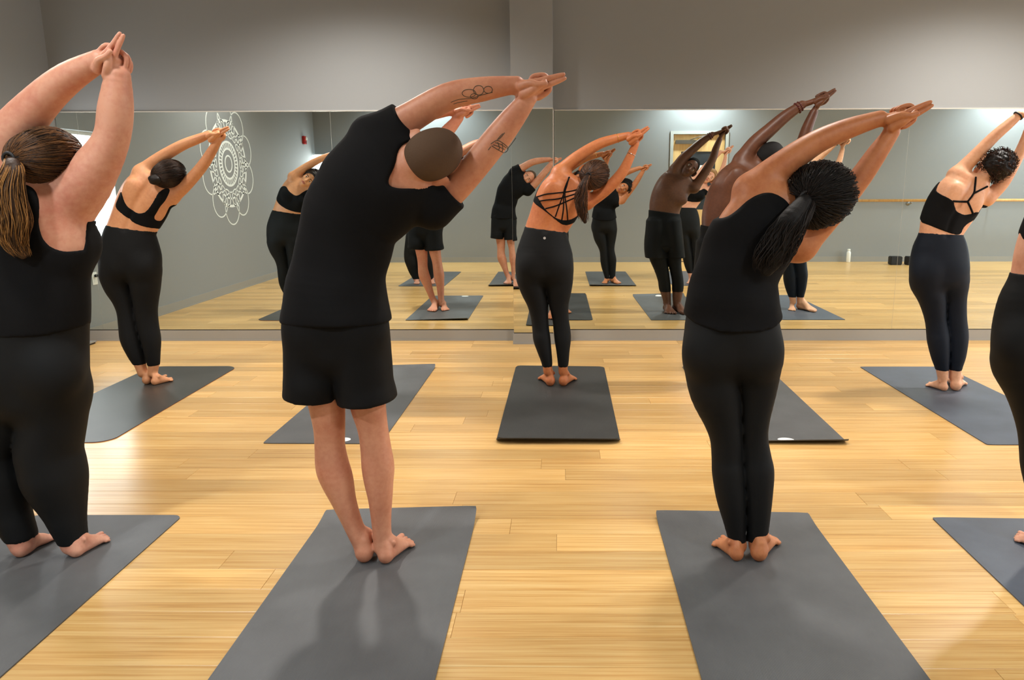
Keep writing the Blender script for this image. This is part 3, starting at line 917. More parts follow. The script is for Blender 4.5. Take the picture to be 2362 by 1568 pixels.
# ------------------------------------------------------------------ a standing figure
class Figure:
    """Geometry of one person in metres. Built from measurements (see spec); xf maps points for a figure that
    repeats another one's build somewhere else in the room."""
    def __init__(s, sp, xf=None):
        s.sp = sp; s.xf = xf or (lambda p: np.asarray(p, float)); s.sc = sp.get('xscale', 1.0)
        Y = s.Y = sp['Y']
        k = s.k = sp.get('k', 1.0)     # overall build scale for details
        pt = lambda x, y, fo=0.0: s.xf(at(x, y, Y+fo))
        s.pt = pt
        sc = s.sc
        # torso
        st = []
        for (lx, ly, rx, ry, b, fo) in sp['torso']:
            L, R = pt(lx, ly, fo), pt(rx, ry, fo)
            st.append(((L+R)/2, np.linalg.norm(R-L)/2-sp.get('inset', 0.0), b*sc, R-L))
        s.tst = st
        s.torso = loft(st, 4, 0.9)
        # glutes, bust, shoulder blades
        s.extra = []
        if 'glute' in sp:
            (gx, gy, sep, ra, rd, rz, back) = sp['glute']
            c = pt(gx, gy, -back); lat = unit_v(st[1][3])
            for q in (-1, 1):
                s.extra.append(Ell(c+lat*q*sep*sc, np.array([ra, rd, rz])*sc))
        if 'bust' in sp:
            (bx, by, sep, r, fwd) = sp['bust']
            c = pt(bx, by, fwd); lat = unit_v(st[-3][3])
            for q in (-1, 1):
                s.extra.append(Ell(c+lat*q*sep*sc, np.array([r, r*0.8, r])*sc))
        s.groove = []
        if sp.get('bare'):
            gp = []
            for (c, a, b_, e), (lx, ly, rx, ry, bb, fo) in list(zip(st, sp['torso']))[3:]:
                gp.append((np.asarray(c)+np.array([0, -b_-0.004, 0]), 0.010, 0.012, (1, 0, 0)))
            s.groove = loft(gp, 3)
            for idx in (-3, -2):
                c, a, b_, e = st[idx]; lat = unit_v(e); up_ = unit_v(np.cross([0, 1, 0], lat)); up_ = up_ if up_[2] > 0 else -up_
                if idx == -2:
                    for q in (-1, 1):
                        s.extra.append(Ell(c+lat*q*a*0.52-up_*0.02+np.array([0, -b_*0.80, 0]), (0.042, 0.020, 0.066), np.array([lat, [0, 1, 0], up_])))
        # legs
        s.legs = []
        s.legst = []
        for L in sp['legs']:
            ls = []
            for (xl, xr, y, ratio, fo) in L:
                A, B = pt(xl, y, fo), pt(xr, y, fo)
                a = np.linalg.norm(B-A)/2
                ls.append(((A+B)/2, a, a*ratio, (1, 0, 0)))
            s.legst.append(ls)
            s.legs.append(loft(ls, 4))
        # feet
        s.footboxes = []
        s.feet = []
        for i, (hx, hy, tx, ty) in enumerate(sp['feet']):
            H0 = s.xf(ground(hx, hy, MAT_T)); T0 = s.xf(ground(tx, ty, MAT_T))
            H0[2] = MAT_T; T0[2] = MAT_T
            s.feet.append(s.make_foot(H0, T0, s.legst[i][-1][0], -1 if i == 0 else 1))
        # arms + hands
        s.arms = []
        for A in sp['arms']:
            pts = [pt(x, y, fo) for (x, y, fo, r) in A]; rad = [r*sc for (x, y, fo, r) in A]
            s.arms.append(limb(pts, rad, 4))
        s.armpts = [[pt(x, y, fo) for (x, y, fo, r) in A] for A in sp['arms']]
        tip = sp['tip']
        s.tip = pt(*tip)
        s.hands = s.make_hands(s.armpts[0][-1], s.armpts[1][-1], s.tip, sp.get('hand_k', 1.0)*sc, sp.get('hand_n', 1.0))
        # head
        hx, hy, fo = sp['head']; ux, uy = sp['head_up']
        s.hc = pt(hx, hy, fo)
        up = s.xf(at(hx+ux*50, hy+uy*50, Y+fo))-s.hc
        s.hu = unit_v(up)
        f0 = np.array([sp.get('look', (0, 0))[0], 1.0, sp.get('look', (0, 0))[1]])
        s.hf = unit_v(f0-s.hu*(f0@s.hu)); s.hr = np.cross(s.hf, s.hu)
        s.hk = sp.get('head_k', 1.0)*sc
        s.make_head()
        nb = pt(*sp['neck'][:3]); nr = sp['neck'][3]*sc
        occ = s.hl(0, -0.018, -0.045)
        s.neck = loft([(nb, nr*1.25, nr*1.1, s.hr), ((nb+occ)/2, nr, nr, s.hr), (occ, nr*0.95, nr*1.05, s.hr)], 3)
        # trapezius / shoulder caps
        s.capsd = []
        for A in s.armpts:
            s.capsd += limb([st[-1][0]*0.6+nb*0.4, A[0]*0.6+st[-1][0]*0.25+nb*0.15, A[0]], [nr*0.85, nr*0.78, sp['arms'][0][0][3]*sc*0.92], 3)
        allp = s.torso+s.legs[0]+s.legs[1]+s.arms[0]+s.arms[1]+s.hands+s.head+sum([sum(f_, []) for f_ in s.feet], [])
        s.lo = np.min([p.lo for p in allp], 0)-0.03; s.hi = np.max([p.hi for p in allp], 0)+0.03
        s.lo[2] = -0.02
        allp += s.neck+s.capsd+s.extra+s.ears+s.face_add
        s.plo = np.array([p.lo for p in allp]); s.phi = np.array([p.hi for p in allp])
    def hl(s, r, f, u):
        return s.hc+s.hk*(s.hr*r+s.hf*f+s.hu*u)
    def make_foot(s, H, Tt, ankle, side):
        d = Tt-H; L = np.linalg.norm(d[:2]); d = unit_v([d[0], d[1], 0]); lat = np.array([d[1], -d[0], 0])  # lat = to the right of d
        q = L/0.25
        P = lambda x, y, z: H+d*(x*q)+lat*(y*q)+np.array([0, 0, z*q])
        inn = -side           # inner side direction along lat (left foot: inner = right)
        z = np.array([0, 0, 1.0])
        out = []; ach = []; toes = []
        out += loft([(P(0.030, 0, 0.027), 0.028*q, 0.029*q, lat), (P(0.06, 0, 0.028), 0.028*q, 0.029*q, lat), (P(0.11, -inn*0.005, 0.026), 0.031*q, 0.026*q, lat),
                     (P(0.155, 0, 0.021), 0.045*q, 0.021*q, lat), (P(0.182, inn*0.002, 0.0155), 0.049*q, 0.0155*q, lat), (P(0.196, inn*0.004, 0.012), 0.045*q, 0.0115*q, lat)], 3)
        ach += loft([(np.array([ankle[0], ankle[1], ankle[2]+0.02]), 0.025*q, 0.031*q, lat), (P(0.043, 0, 0.07), 0.022*q, 0.029*q, lat), (P(0.034, 0, 0.04), 0.026*q, 0.029*q, lat)], 3)
        ach += loft([(np.array([ankle[0], ankle[1], ankle[2]]), 0.025*q, 0.032*q, lat), (P(0.058, 0, 0.078), 0.026*q, 0.031*q, lat), (P(0.10, 0, 0.052), 0.027*q, 0.026*q, lat),
                     (P(0.15, inn*0.006, 0.030), 0.026*q, 0.017*q, lat)], 3)
        # ankle bones
        bone = [Ell(P(0.056, 0.0225, 0.074), np.array([0.013, 0.009, 0.014])*q), Ell(P(0.056, -0.0225, 0.077), np.array([0.013, 0.009, 0.014])*q)]
        # toes: big toe on the inner side
        for k in range(5):
            y = inn*(0.032-0.0200*k) if k else inn*0.035
            x0 = 0.190-0.006*k; x1 = 0.239-0.005*k-0.0022*k*k; r = (0.0130, 0.0088, 0.0084, 0.008, 0.008)[k]
            toes += loft([(P(x0, y*0.95, 0.013), r*q, r*q, lat), (P((x0+x1)/2, y, 0.013), r*0.95*q, r*q, lat), (P(x1, y, r), r*q, r*0.85*q, lat)], 2)
        s.footboxes.append((H, d, L))
        return (out, ach+bone, toes)
    def make_hands(s, WL, WR, tip, k, kn=1.0):
        """fingers interlaced, index fingers pointing; left hand above, right below"""
        mid = (WL+WR)/2
        h = unit_v(tip-mid)
        n = WL-WR; n = unit_v(n-h*(n@h)); w = np.cross(h, n)
        if w[1] < 0: w = -w            # w points away from the camera side (towards the mirror)
        O = tip-h*0.182*k               # wrist level of the joined hands
        P = lambda x, y, z: O+h*(x*k)+w*(y*k)+n*(z*k*kn)
        out = []; s.nails = []
        for sg, W in ((1, WL), (-1, WR)):
            W2 = W*0.65+P(0.0, 0, sg*0.02)*0.35
            out += loft([(W, 0.024*k, 0.019*k, w), (W2*0.5+P(0.03, 0.0, sg*0.018)*0.5, 0.030*k, 0.018*k*kn, w), (P(0.05, 0.0, sg*0.0155), 0.037*k, 0.0155*k*kn, w), (P(0.088, 0.002, sg*0.0125), 0.038*k, 0.0125*k*kn, w)], 3, 0.6)
            # index
            base = P(0.086, -0.026, sg*0.012)
            out += loft([(base, 0.0105*k, 0.0105*k, w), (P(0.130, -0.022, sg*0.0095/kn), 0.0092*k, 0.0092*k, w), (P(0.155, -0.020, sg*0.0082/kn), 0.0088*k, 0.0082*k, w), (P(0.174, -0.019, sg*0.0068/kn), 0.0072*k, 0.0062*k, w)], 3)
            # folded fingers reach across the other hand's back
            for q, (y0, x0, ln) in enumerate(((-0.006, 0.092, 1.0), (0.014, 0.089, 0.95), (0.032, 0.081, 0.8))):
                y = y0+sg*0.0048
                out += loft([(P(x0-0.004, y, sg*0.011), 0.0098*k, 0.0098*k, w), (P(x0+0.024*ln, y+0.001, -sg*0.006), 0.0092*k, 0.0092*k, w),
                             (P(x0+0.018*ln, y+0.001, -sg*0.026), 0.0088*k, 0.0088*k, w), (P(x0-0.012*ln, y+0.001, -sg*0.0345), 0.008*k, 0.008*k, w), (P(x0-0.026*ln, y, -sg*0.033), 0.0065*k, 0.0065*k, w)], 3)
            # thumb leaves the side of the palm and crosses over
            out += loft([(P(0.022, -0.026, sg*0.014), 0.0165*k, 0.0165*k, w), (P(0.055, -0.041, sg*0.012), 0.0135*k, 0.0135*k, w), (P(0.082, -0.046-0.004*sg, sg*0.002-0.004), 0.0105*k, 0.0105*k, w), (P(0.106, -0.044-0.005*sg, -sg*0.004-0.002), 0.0085*k, 0.0085*k, w)], 3)
        s.handbox = (O+h*0.08*k, 0.17*k)
        s.hand_axis = h
        return out
    def make_head(s):
        k = s.hk; ax = np.array([s.hr, s.hf, s.hu]); p = s.hl
        E = lambda r, f, u, a, b, c: Ell(p(r, f, u), np.array([a, b, c])*k, ax)
        ml = s.sp.get('male', False)
        jw = 1.06 if ml else 0.94
        s.head = [E(0, -0.010, 0.028, 0.076, 0.098, 0.090), E(0, 0.030, -0.020, 0.064*jw, 0.066, 0.080), E(0, -0.045, 0.005, 0.066, 0.060, 0.070)]
        s.head += [E(0, 0.046, -0.070, 0.046*jw, 0.042, 0.036), E(0, 0.066, -0.095, 0.022*jw, 0.020, 0.018)]
        s.face_add = [E(q*0.036, 0.062, -0.022, 0.024, 0.026, 0.024) for q in (-1, 1)]                        # cheekbones
        s.face_add += [Seg(p(-0.034, 0.076, 0.022), p(0.034, 0.076, 0.022), .012*k, .012*k, .011*k, .011*k, s.hf, s.hf)]  # brow
        s.face_add += [Seg(p(0, 0.086, 0.012), p(0, 0.112, -0.028), .008*k, .0125*k, .008*k, .0115*k, s.hr, s.hr), E(0.011, 0.098, -0.032, .008, .010, .008), E(-0.011, 0.098, -0.032, .008, .010, .008)]
        s.face_add += [Seg(p(-0.016, 0.086, -0.060), p(0.016, 0.086, -0.060), .008*k, .008*k, .010*k, .010*k, s.hf, s.hf)]
        s.sockets = [E(q*0.031, 0.104, 0.000, 0.018, 0.018, 0.012) for q in (-1, 1)]
        s.ears = []
        for q in (-1, 1):
            er = unit_v(s.hr*q*0.8-s.hf*0.75); ef = np.cross(s.hu, er)
            s.ears.append(Ell(p(q*0.086, -0.008, -0.008), np.array([0.009, 0.022, 0.035])*k, np.array([er, ef, s.hu])))
    # ---- fields
    def f_torso(s, g):
        d = g.ev(s.torso)
        if s.extra: d = smin(d, g.ev(s.extra), 0.045)
        if s.groove: d = smax(d, -g.ev(s.groove), 0.03)
        return d
    def f_legs(s, g):
        a = g.ev(s.legs[0]); b = g.ev(s.legs[1])
        return np.minimum(a, b)
    def f_lower(s, g): return smin(s.f_torso(g), s.f_legs(g), 0.03)
    def f_head(s, g):
        d = None
        for e in s.head:
            q = g.ev([e], 0.035); d = q if d is None else smin(d, q, 0.025)
        d = smin(d, g.ev(s.face_add, 0.02), 0.012)
        d = smax(d, -g.ev(s.sockets, 0.02), 0.012)
        return smin(d, g.ev(s.ears, 0.015), 0.006)
    def f_body(s, g, hands=True):
        d = smin(s.f_torso(g), g.ev(s.neck), 0.045)
        d = smin(d, s.f_legs(g), 0.03)
        d = smin(d, g.ev(s.capsd), 0.04)
        for a in s.arms: d = smin(d, g.ev(a), 0.03)
        hd = g.ev(s.hands, 0.016)
        d = smin(d, hd, 0.006)
        ft = None
        for (a, b, c) in s.feet:
            q = smin(smin(g.ev(a, 0.03), g.ev(b, 0.03), 0.020), g.ev(c, 0.014), 0.004)
            ft = q if ft is None else np.minimum(ft, q)
        d = smin(d, ft, 0.012)
        d = smin(d, s.f_head(g), 0.008)
        return np.maximum(d, F32(MAT_T)-g.Z)
    def f_upper(s, g):
        """torso with arms, no head"""
        d = smin(s.f_torso(g), g.ev(s.neck), 0.045)
        d = smin(d, g.ev(s.capsd), 0.04)
        for a in s.arms: d = smin(d, g.ev(a), 0.03)
        return smin(d, s.f_legs(g), 0.03)
    def on_surface(s, P, off=0.0, f=None, it=8):
        f = f or s.f_body
        P = np.asarray(P, float).copy()
        for _ in range(it):
            d = f(Pts(P)).astype(float)
            G = np.zeros_like(P); e = 0.002
            for i in range(3):
                q = P.copy(); q[:, i] += e; G[:, i] = (f(Pts(q))-d)/e
            G /= np.linalg.norm(G, axis=1)[:, None]+1e-9
            P -= G*np.clip(d-off, -0.03, 0.03)[:, None]*0.9
        return P
    def seen_surface(s, px, fo=-0.14, off=0.002, f=None, front=False):
        """points of the back of the figure that show at measured places: march along depth until the surface is met"""
        f = f or s.f_body
        A = np.array([s.xf(at(x, y, s.Y+fo)) for x, y in px]); B = np.array([s.xf(at(x, y, s.Y+0.12)) for x, y in px])
        if front: A, B = B, A
        t = np.zeros(len(A)); L = np.linalg.norm(B-A, axis=1); D = (B-A)/L[:, None]
        for _ in range(26):
            d = f(Pts(A+D*t[:, None])).astype(float)
            t += np.clip(d-off, -0.012, 0.04)*0.85
            t = np.clip(t, 0, L)
        return A+D*t[:, None]

def wrinkle(g, amp, seed, freq=28.0, n=7, stretch=(1, 1, 0.35)):
    r = np.random.RandomState(seed); w = 0
    for i in range(n):
        kx, ky, kz = r.randn(3)*freq*np.array(stretch)
        w = w+np.sin(F32(kx)*g.X+F32(ky)*g.Y+F32(kz)*g.Z+F32(r.rand()*6.28))
    return (w*F32(amp/n**0.5)).astype(F32)

def body_mesh(fig, root, mat, hv, fine_hand, fine_foot, fine_head):
    def box(prims, m, h):
        return (np.min([p.lo for p in prims], 0)-m, np.max([p.hi for p in prims], 0)+m, h)
    hb = box(fig.hands, 0.004, fine_hand); fb = box(sum([sum(f_, []) for f_ in fig.feet], []), 0.0, fine_foot); fb[1][2] = min(fb[1][2], 0.09)
    ob = box(fig.head, 0.0, fine_head)
    g = Grid(fig.lo, fig.hi, hv, (hb, fb, ob))
    V, Q = nets(sparse(fig.f_body, g, fig.plo, fig.phi), g)
    W = relax(V, Q, 6)
    # smooth the limbs and the trunk, keep hands, feet and face crisp
    keep = np.zeros(len(V))
    for b in (hb, fb, ob):
        dd = np.maximum(np.maximum(b[0]-V, V-b[1]), 0).max(1); keep = np.maximum(keep, np.clip(1-dd/0.03, 0, 1))
    V = W+(V-W)*(keep*0.85)[:, None]
    return fast_mesh('body', V, Q, mat, root)

def sdf_mesh(name, fn, lo, hi, hv, mat, root, fig=None, it=1):
    g = Grid(lo, hi, hv)
    V, Q = nets(fn(g) if fig is None else sparse(fn, g, fig.plo, fig.phi, 28, 0.06), g)
    V = relax(V, Q, it)
    return fast_mesh(name, V, Q, mat, root)

def face_parts(fig, root, lip_mat, brow_mat, iris=None):
    p = fig.hl; k = fig.hk
    for q in (-1, 1):
        mb = MB(); c = p(q*0.031, 0.0765, 0.000)
        bm = bmesh.new(); bmesh.ops.create_icosphere(bm, subdivisions=2, radius=0.0125*k)
        bm.verts.index_update()
        mb.add([np.array(v.co[:])+c for v in bm.verts], [[v.index for v in f.verts] for f in bm.faces]); bm.free()
        e = mb.build('eye', M['eye_white'], root, True)
        bm = bmesh.new(); bmesh.ops.create_icosphere(bm, subdivisions=2, radius=0.0068*k); bm.verts.index_update()
        mb = MB(); c2 = c+fig.hf*0.0075*k
        mb.add([np.array(v.co[:])+c2 for v in bm.verts], [[v.index for v in f.verts] for f in bm.faces]); bm.free()
        mb.build('iris', M['iris'], e, True)
        pts = fig.on_surface([p(q*0.014, 0.098, 0.020), p(q*0.028, 0.096, 0.026), p(q*0.046, 0.085, 0.020)], 0.0006, fig.f_head, 5)
        mb = MB(); mb.tube(spline(pts, 7), [0.0028*k, .0035*k, .0038*k, .0036*k, .003*k, .0024*k, .0015*k], 6); mb.build('eyebrow', brow_mat, root, True)
    pts = fig.on_surface([p(-0.022, 0.09, -0.059), p(-0.008, 0.1, -0.056), p(0.008, 0.1, -0.056), p(0.022, 0.09, -0.059)], 0.0004, fig.f_head, 5)
    mb = MB(); mb.tube(spline(pts, 9), [.0015*k, .003*k, .0036*k, .0036*k, .0034*k, .0036*k, .0036*k, .003*k, .0015*k], 6)
    pts = fig.on_surface([p(-0.020, 0.09, -0.064), p(-0.008, 0.1, -0.067), p(0.008, 0.1, -0.067), p(0.020, 0.09, -0.064)], 0.0004, fig.f_head, 5)
    mb.tube(spline(pts, 9), [.0015*k, .003*k, .004*k, .0044*k, .0044*k, .0044*k, .004*k, .003*k, .0015*k], 6)
    mb.build('lips', lip_mat, root, True)

def strand_obj(name, paths, radii, mat, parent, sides=3):
    """many thin tapered strands in one mesh, each with its own shade value"""
    n = len(paths[0]); P = np.array(paths)                     # (S,n,3)
    S = len(P)
    T_ = np.gradient(P, axis=1); T_ /= np.linalg.norm(T_, axis=2, keepdims=True)+1e-9
    ref = np.array([0.31, 0.77, 0.55]); E = ref-T_*(T_@ref)[..., None]; E /= np.linalg.norm(E, axis=2, keepdims=True)+1e-9
    G = np.cross(T_, E)
    ang = np.arange(sides)*2*math.pi/sides
    taper = np.clip(np.minimum(np.linspace(0, 1, n)*8+0.4, (1-np.linspace(0, 1, n))*5+0.12), 0, 1)
    R = np.asarray(radii)[:, None]*taper[None, :]
    V = P[:, :, None, :]+R[:, :, None, None]*(np.cos(ang)[None, None, :, None]*E[:, :, None, :]+np.sin(ang)[None, None, :, None]*G[:, :, None, :])
    V = V.reshape(-1, 3)
    b = (np.arange(S)[:, None, None]*n+np.arange(n-1)[None, :, None])*sides
    k = np.arange(sides)[None, None, :]; k2 = (k+1) % sides
    Q = np.stack([b+k, b+k2, b+sides+k2, b+sides+k], -1).reshape(-1, 4)
    o = fast_mesh(name, V, Q, mat, parent)
    r = np.random.RandomState(len(name)+S)
    a = o.data.attributes.new('strand', 'FLOAT', 'POINT')
    a.data.foreach_set('value', np.repeat(r.rand(S), n*sides).astype(F32))
    return o

def hair_cap(fig, root, mat, thick, hv, name='hair', front=(0.078, 0.066), ear=(0.022, -0.030), nape=(-0.075, -0.075), amp=0.0, seed=1, freq=60):
    """cap of hair over the skull; front/ear/nape = (forward, up) of the hairline"""
    k = fig.hk; ax = np.array([fig.hr, fig.hf, fig.hu])
    def E(r, f, u, a, b, c, t): return Ell(fig.hl(r, f, u), (np.array([a, b, c])+t)*k, ax)
    def fn(g):
        d = g.ev([E(0, -0.010, 0.028, 0.076, 0.098, 0.090, thick)])
        d = smin(d, g.ev([E(0, -0.045, 0.005, 0.066, 0.060, 0.070, thick*1.1)]), 0.03)
        x, y, z = g.X-F32(fig.hc[0]), g.Y-F32(fig.hc[1]), g.Z-F32(fig.hc[2])
        fl = (x*F32(fig.hf[0])+y*F32(fig.hf[1])+z*F32(fig.hf[2]))/F32(k)
        ul = (x*F32(fig.hu[0])+y*F32(fig.hu[1])+z*F32(fig.hu[2]))/F32(k)
        def plane(p, q):
            dx, dy = q[0]-p[0], q[1]-p[1]; n = math.hypot(dx, dy)
            return ((fl-F32(p[0]))*F32(-dy/n)+(ul-F32(p[1]))*F32(dx/n))*F32(k)
        m = smax(plane(front, ear), plane(ear, nape), 0.035)
        if amp: d = d+wrinkle(g, amp, seed, freq, 8, (1, 1, 1))
        return smax(d, m, 0.010)
    R = 0.16*k
    return sdf_mesh(name, fn, fig.hc-R, fig.hc+R, hv, mat, root)

def scalp_strands(fig, n, tie, seed, thick, front=(0.078, 0.066), jitter=0.004, npts=12):
    """paths of hair combed over the skull from the hairline to the tie point (r,f,u)"""
    r = np.random.RandomState(seed); k = fig.hk
    rad = np.array([0.076, 0.098, 0.090])+thick; c0 = np.array([0, -0.010, 0.028])
    td = unit_v((np.array(tie)-c0)/rad); out = []
    while len(out) < n:
        v = unit_v(r.randn(3))
        p = c0+v*rad
        if p[2] < -0.055 or (p[1] > 0.078-(0.066-p[2])*0.55): continue
        if v@td > 0.93: continue
        path = []
        for i in range(npts):
            t = i/(npts-1)
            q = unit_v(unit_v(v*rad)*(1-t)+unit_v(td*rad)*t+1e-4)
            c1 = np.array([0, -0.045, 0.005])-c0; r1 = np.array([0.066, 0.060, 0.070])+thick*1.1
            A_ = ((q/r1)**2).sum(); B_ = (q*c1/r1**2).sum(); C_ = ((c1/r1)**2).sum()-1; D_ = B_*B_-A_*C_
            t1 = (B_+math.sqrt(D_))/A_ if D_ > 0 else 0
            t0 = 1/math.sqrt(((q/rad)**2).sum())
            pp = c0+q*(max(t0, t1)+0.0045*math.sin(math.pi*min(t*1.15, 1))+jitter*(0.2+r.rand()*0.25)*math.sin(math.pi*t)**0.5+0.0006)
            path.append(fig.hl(*pp))
        out.append(path)
    return out

# ------------------------------------------------------------------ the people: measurements
def legs_of(rows_l, rows_r):
    out = []
    for rows in (rows_l, rows_r):
        n = len(rows); L = []
        for i, (a, b, y) in enumerate(rows):
            t = i/(n-1)
            ratio = 1.04 if t < 0.6 else 1.04+(t-0.6)*0.6
            fo = 0.0 if t < 0.45 else -0.016*min(1, (t-0.45)/0.25)
            L.append((a, b, y, ratio, fo))
        out.append(L)
    return out
def arm_of(*p): return [(x, y, 0.035, r) for (x, y, r) in p]

S1 = dict(Y=2.71, inset=0.006,
    torso=[(-66, 900, 196, 900, .145, 0), (-66, 830, 196, 830, .150, 0), (-62, 760, 196, 760, .145, 0), (-58, 690, 199, 690, .138, 0), (-55, 620, 199, 620, .138, .01),
           (-50, 560, 210, 562, .14, .015), (-50, 490, 190, 525, .13, .015), (-30, 425, 160, 490, .10, .01)],
    glute=(64, 860, .088, .10, .085, .12, .065), bust=(110, 560, .10, .085, .09),
    legs=legs_of([(-72, 66, 900), (-72, 62, 977), (-70, 45, 1035), (-62, 52, 1075), (-50, 60, 1105), (-22, 62, 1169), (0, 69, 1204), (18, 77, 1232), (28, 80, 1250)],
                 [(72, 199, 900), (58, 187, 977), (47, 179, 1035), (55, 187, 1075), (63, 191, 1105), (102, 191, 1169), (119, 191, 1201), (136, 194, 1232), (146, 196, 1252)]),
    feet=[(38, 1290, 132, 1231), (166, 1290, 253, 1234)],
    arms=[arm_of((-25, 400, .085), (28, 312, .075), (97, 232, .060), (160, 178, .050), (228, 140, .036)),
          arm_of((130, 496, .106), (194, 424, .088), (253, 332, .060), (267, 250, .057), (272, 176, .041))],
    tip=(290, 77, 0.035), hand_k=0.98, hand_n=1.4, neck=(75, 440, 0, .062), head=(97, 370, .02), head_up=(.88, -.47), head_k=1.06)
S2 = dict(Y=2.666, inset=0.014, male=True,
    torso=[(668, 800, 897, 800, .125, 0), (664, 740, 890, 740, .13, 0), (668, 680, 884, 685, .12, 0), (678, 615, 888, 630, .11, 0), (690, 540, 900, 590, .11, .005),
           (710, 450, 912, 548, .115, .01), (750, 370, 955, 515, .12, .01), (812, 315, 1000, 478, .105, .01), (868, 302, 1010, 440, .075, .01)],
    glute=(775, 760, .085, .09, .07, .10, .05),
    legs=legs_of([(672, 778, 800), (698, 795, 880), (711, 795, 925), (724, 795, 985), (727, 795, 1030), (729, 805, 1075), (741, 814, 1107), (766, 821, 1155), (790, 834, 1203), (806, 847, 1235), (818, 856, 1258)],
                 [(782, 888, 800), (800, 889, 880), (808, 889, 932), (825, 894, 985), (832, 901, 1030), (835, 909, 1075), (840, 907, 1107), (849, 905, 1145), (856, 902, 1190), (861, 902, 1235), (862, 902, 1258)]),
    feet=[(838, 1304, 864, 1226), (882, 1305, 947, 1241)],
    arms=[arm_of((868, 318, .064), (940, 275, .052), (1030, 224, .046), (1110, 206, .041), (1192, 195, .028)),
          arm_of((1000, 480, .052), (1056, 430, .049), (1138, 330, .048), (1185, 270, .041), (1220, 226, .028))],
    tip=(1307, 176, 0.035), neck=(944, 418, -.01, .059), head=(987, 366, -.01), head_up=(.85, -.52), head_k=1.08)
S3 = dict(Y=2.705, inset=0.008,
    torso=[(1578, 800, 1801, 800, .125, 0), (1577, 750, 1799, 750, .13, 0), (1590, 690, 1786, 695, .115, 0), (1603, 640, 1782, 655, .10, 0), (1620, 575, 1798, 622, .10, .01),
           (1648, 512, 1826, 588, .105, .01), (1688, 458, 1852, 552, .095, .01), (1735, 425, 1866, 510, .07, .01)],
    glute=(1690, 815, .085, .09, .075, .10, .05), bust=(1745, 560, .075, .06, .085),
    legs=legs_of([(1580, 1692, 840), (1593, 1704, 901), (1624, 1707, 965), (1640, 1710, 1010), (1644, 1710, 1058), (1645, 1714, 1090), (1654, 1717, 1145), (1670, 1718, 1199), (1680, 1718, 1235), (1687, 1722, 1256)],
                 [(1690, 1800, 840), (1705, 1788, 901), (1708, 1773, 965), (1711, 1769, 1010), (1712, 1777, 1058), (1714, 1783, 1090), (1719, 1779, 1145), (1723, 1773, 1199), (1725, 1768, 1235), (1728, 1765, 1256)]),
    feet=[(1706, 1298, 1650, 1243), (1746, 1300, 1774, 1233)],
    arms=[arm_of((1732, 440, .060), (1800, 385, .052), (1880, 330, .042), (1955, 297, .036), (2030, 273, .027)),
          arm_of((1845, 566, .058), (1916, 492, .047), (1980, 415, .040), (2022, 355, .035), (2058, 304, .026))],
    tip=(2147, 238, 0.035), neck=(1800, 478, 0, .050), head=(1869, 457, .02), head_up=(.92, -.38), head_k=1.03)
S5 = dict(Y=5.26, bare=True,
    torso=[(231, 612, 370, 614, .12, 0), (231, 582, 369, 585, .125, 0), (240, 547, 361, 552, .105, 0), (250, 520, 357, 533, .09, 0), (259, 488, 368, 518, .088, .005),
           (272, 450, 383, 497, .095, .01), (291, 418, 396, 468, .09, .01), (318, 396, 398, 440, .065, .01)],
    glute=(300, 614, .085, .09, .075, .10, .05), bust=(345, 472, .07, .055, .08),
    legs=legs_of([(234, 304, 635), (244, 303, 660), (262, 309, 690), (273, 314, 719), (277, 320, 751), (281, 325, 782), (296, 331, 814), (310, 335, 838), (319, 338, 860)],
                 [(300, 368, 635), (304, 366, 660), (310, 362, 690), (314, 360, 719), (320, 363, 751), (328, 368, 782), (336, 367, 814), (342, 366, 838), (343, 362, 860)]),
    feet=[(334, 888, 374, 869), (351, 889, 403, 875)],
    arms=[arm_of((326, 397, .050), (370, 364, .042), (420, 335, .036), (455, 321, .032), (484, 309, .024)),
          arm_of((396, 455, .048), (430, 425, .042), (465, 385, .037), (488, 350, .032), (504, 322, .024))],
    tip=(532, 294, 0.035), neck=(362, 428, 0, .046), head=(386, 406, .02), head_up=(.8, -.6))
S7 = dict(Y=5.213, bare=True,
    torso=[(1190, 622, 1322, 622, .12, 0), (1191, 590, 1320, 590, .125, 0), (1202, 555, 1311, 555, .105, 0), (1212, 524, 1305, 532, .088, 0), (1221, 493, 1316, 522, .086, .005),
           (1233, 457, 1330, 502, .093, .01), (1250, 422, 1343, 478, .088, .01), (1278, 394, 1352, 450, .065, .01)],
    glute=(1256, 616, .085, .09, .075, .10, .05), bust=(1292, 472, .07, .055, .08),
    legs=legs_of([(1193, 1258, 645), (1203, 1260, 670), (1217, 1263, 700), (1226, 1264, 735), (1229, 1266, 762), (1231, 1269, 782), (1240, 1271, 808), (1249, 1273, 832), (1254, 1273, 856)],
                 [(1256, 1321, 645), (1261, 1317, 670), (1267, 1311, 700), (1275, 1311, 735), (1278, 1315, 762), (1280, 1316, 782), (1284, 1313, 808), (1287, 1311, 832), (1289, 1308, 856)]),
    feet=[(1271, 892, 1256, 869), (1297, 892, 1318, 870)],
    arms=[arm_of((1290, 398, .048), (1330, 364, .042), (1378, 334, .036), (1415, 321, .031), (1450, 312, .023)),
          arm_of((1353, 468, .046), (1395, 440, .041), (1432, 402, .037), (1452, 365, .031), (1467, 330, .023))],
    tip=(1497, 293, 0.035), neck=(1335, 437, 0, .045), head=(1363, 409, .02), head_up=(.8, -.6))
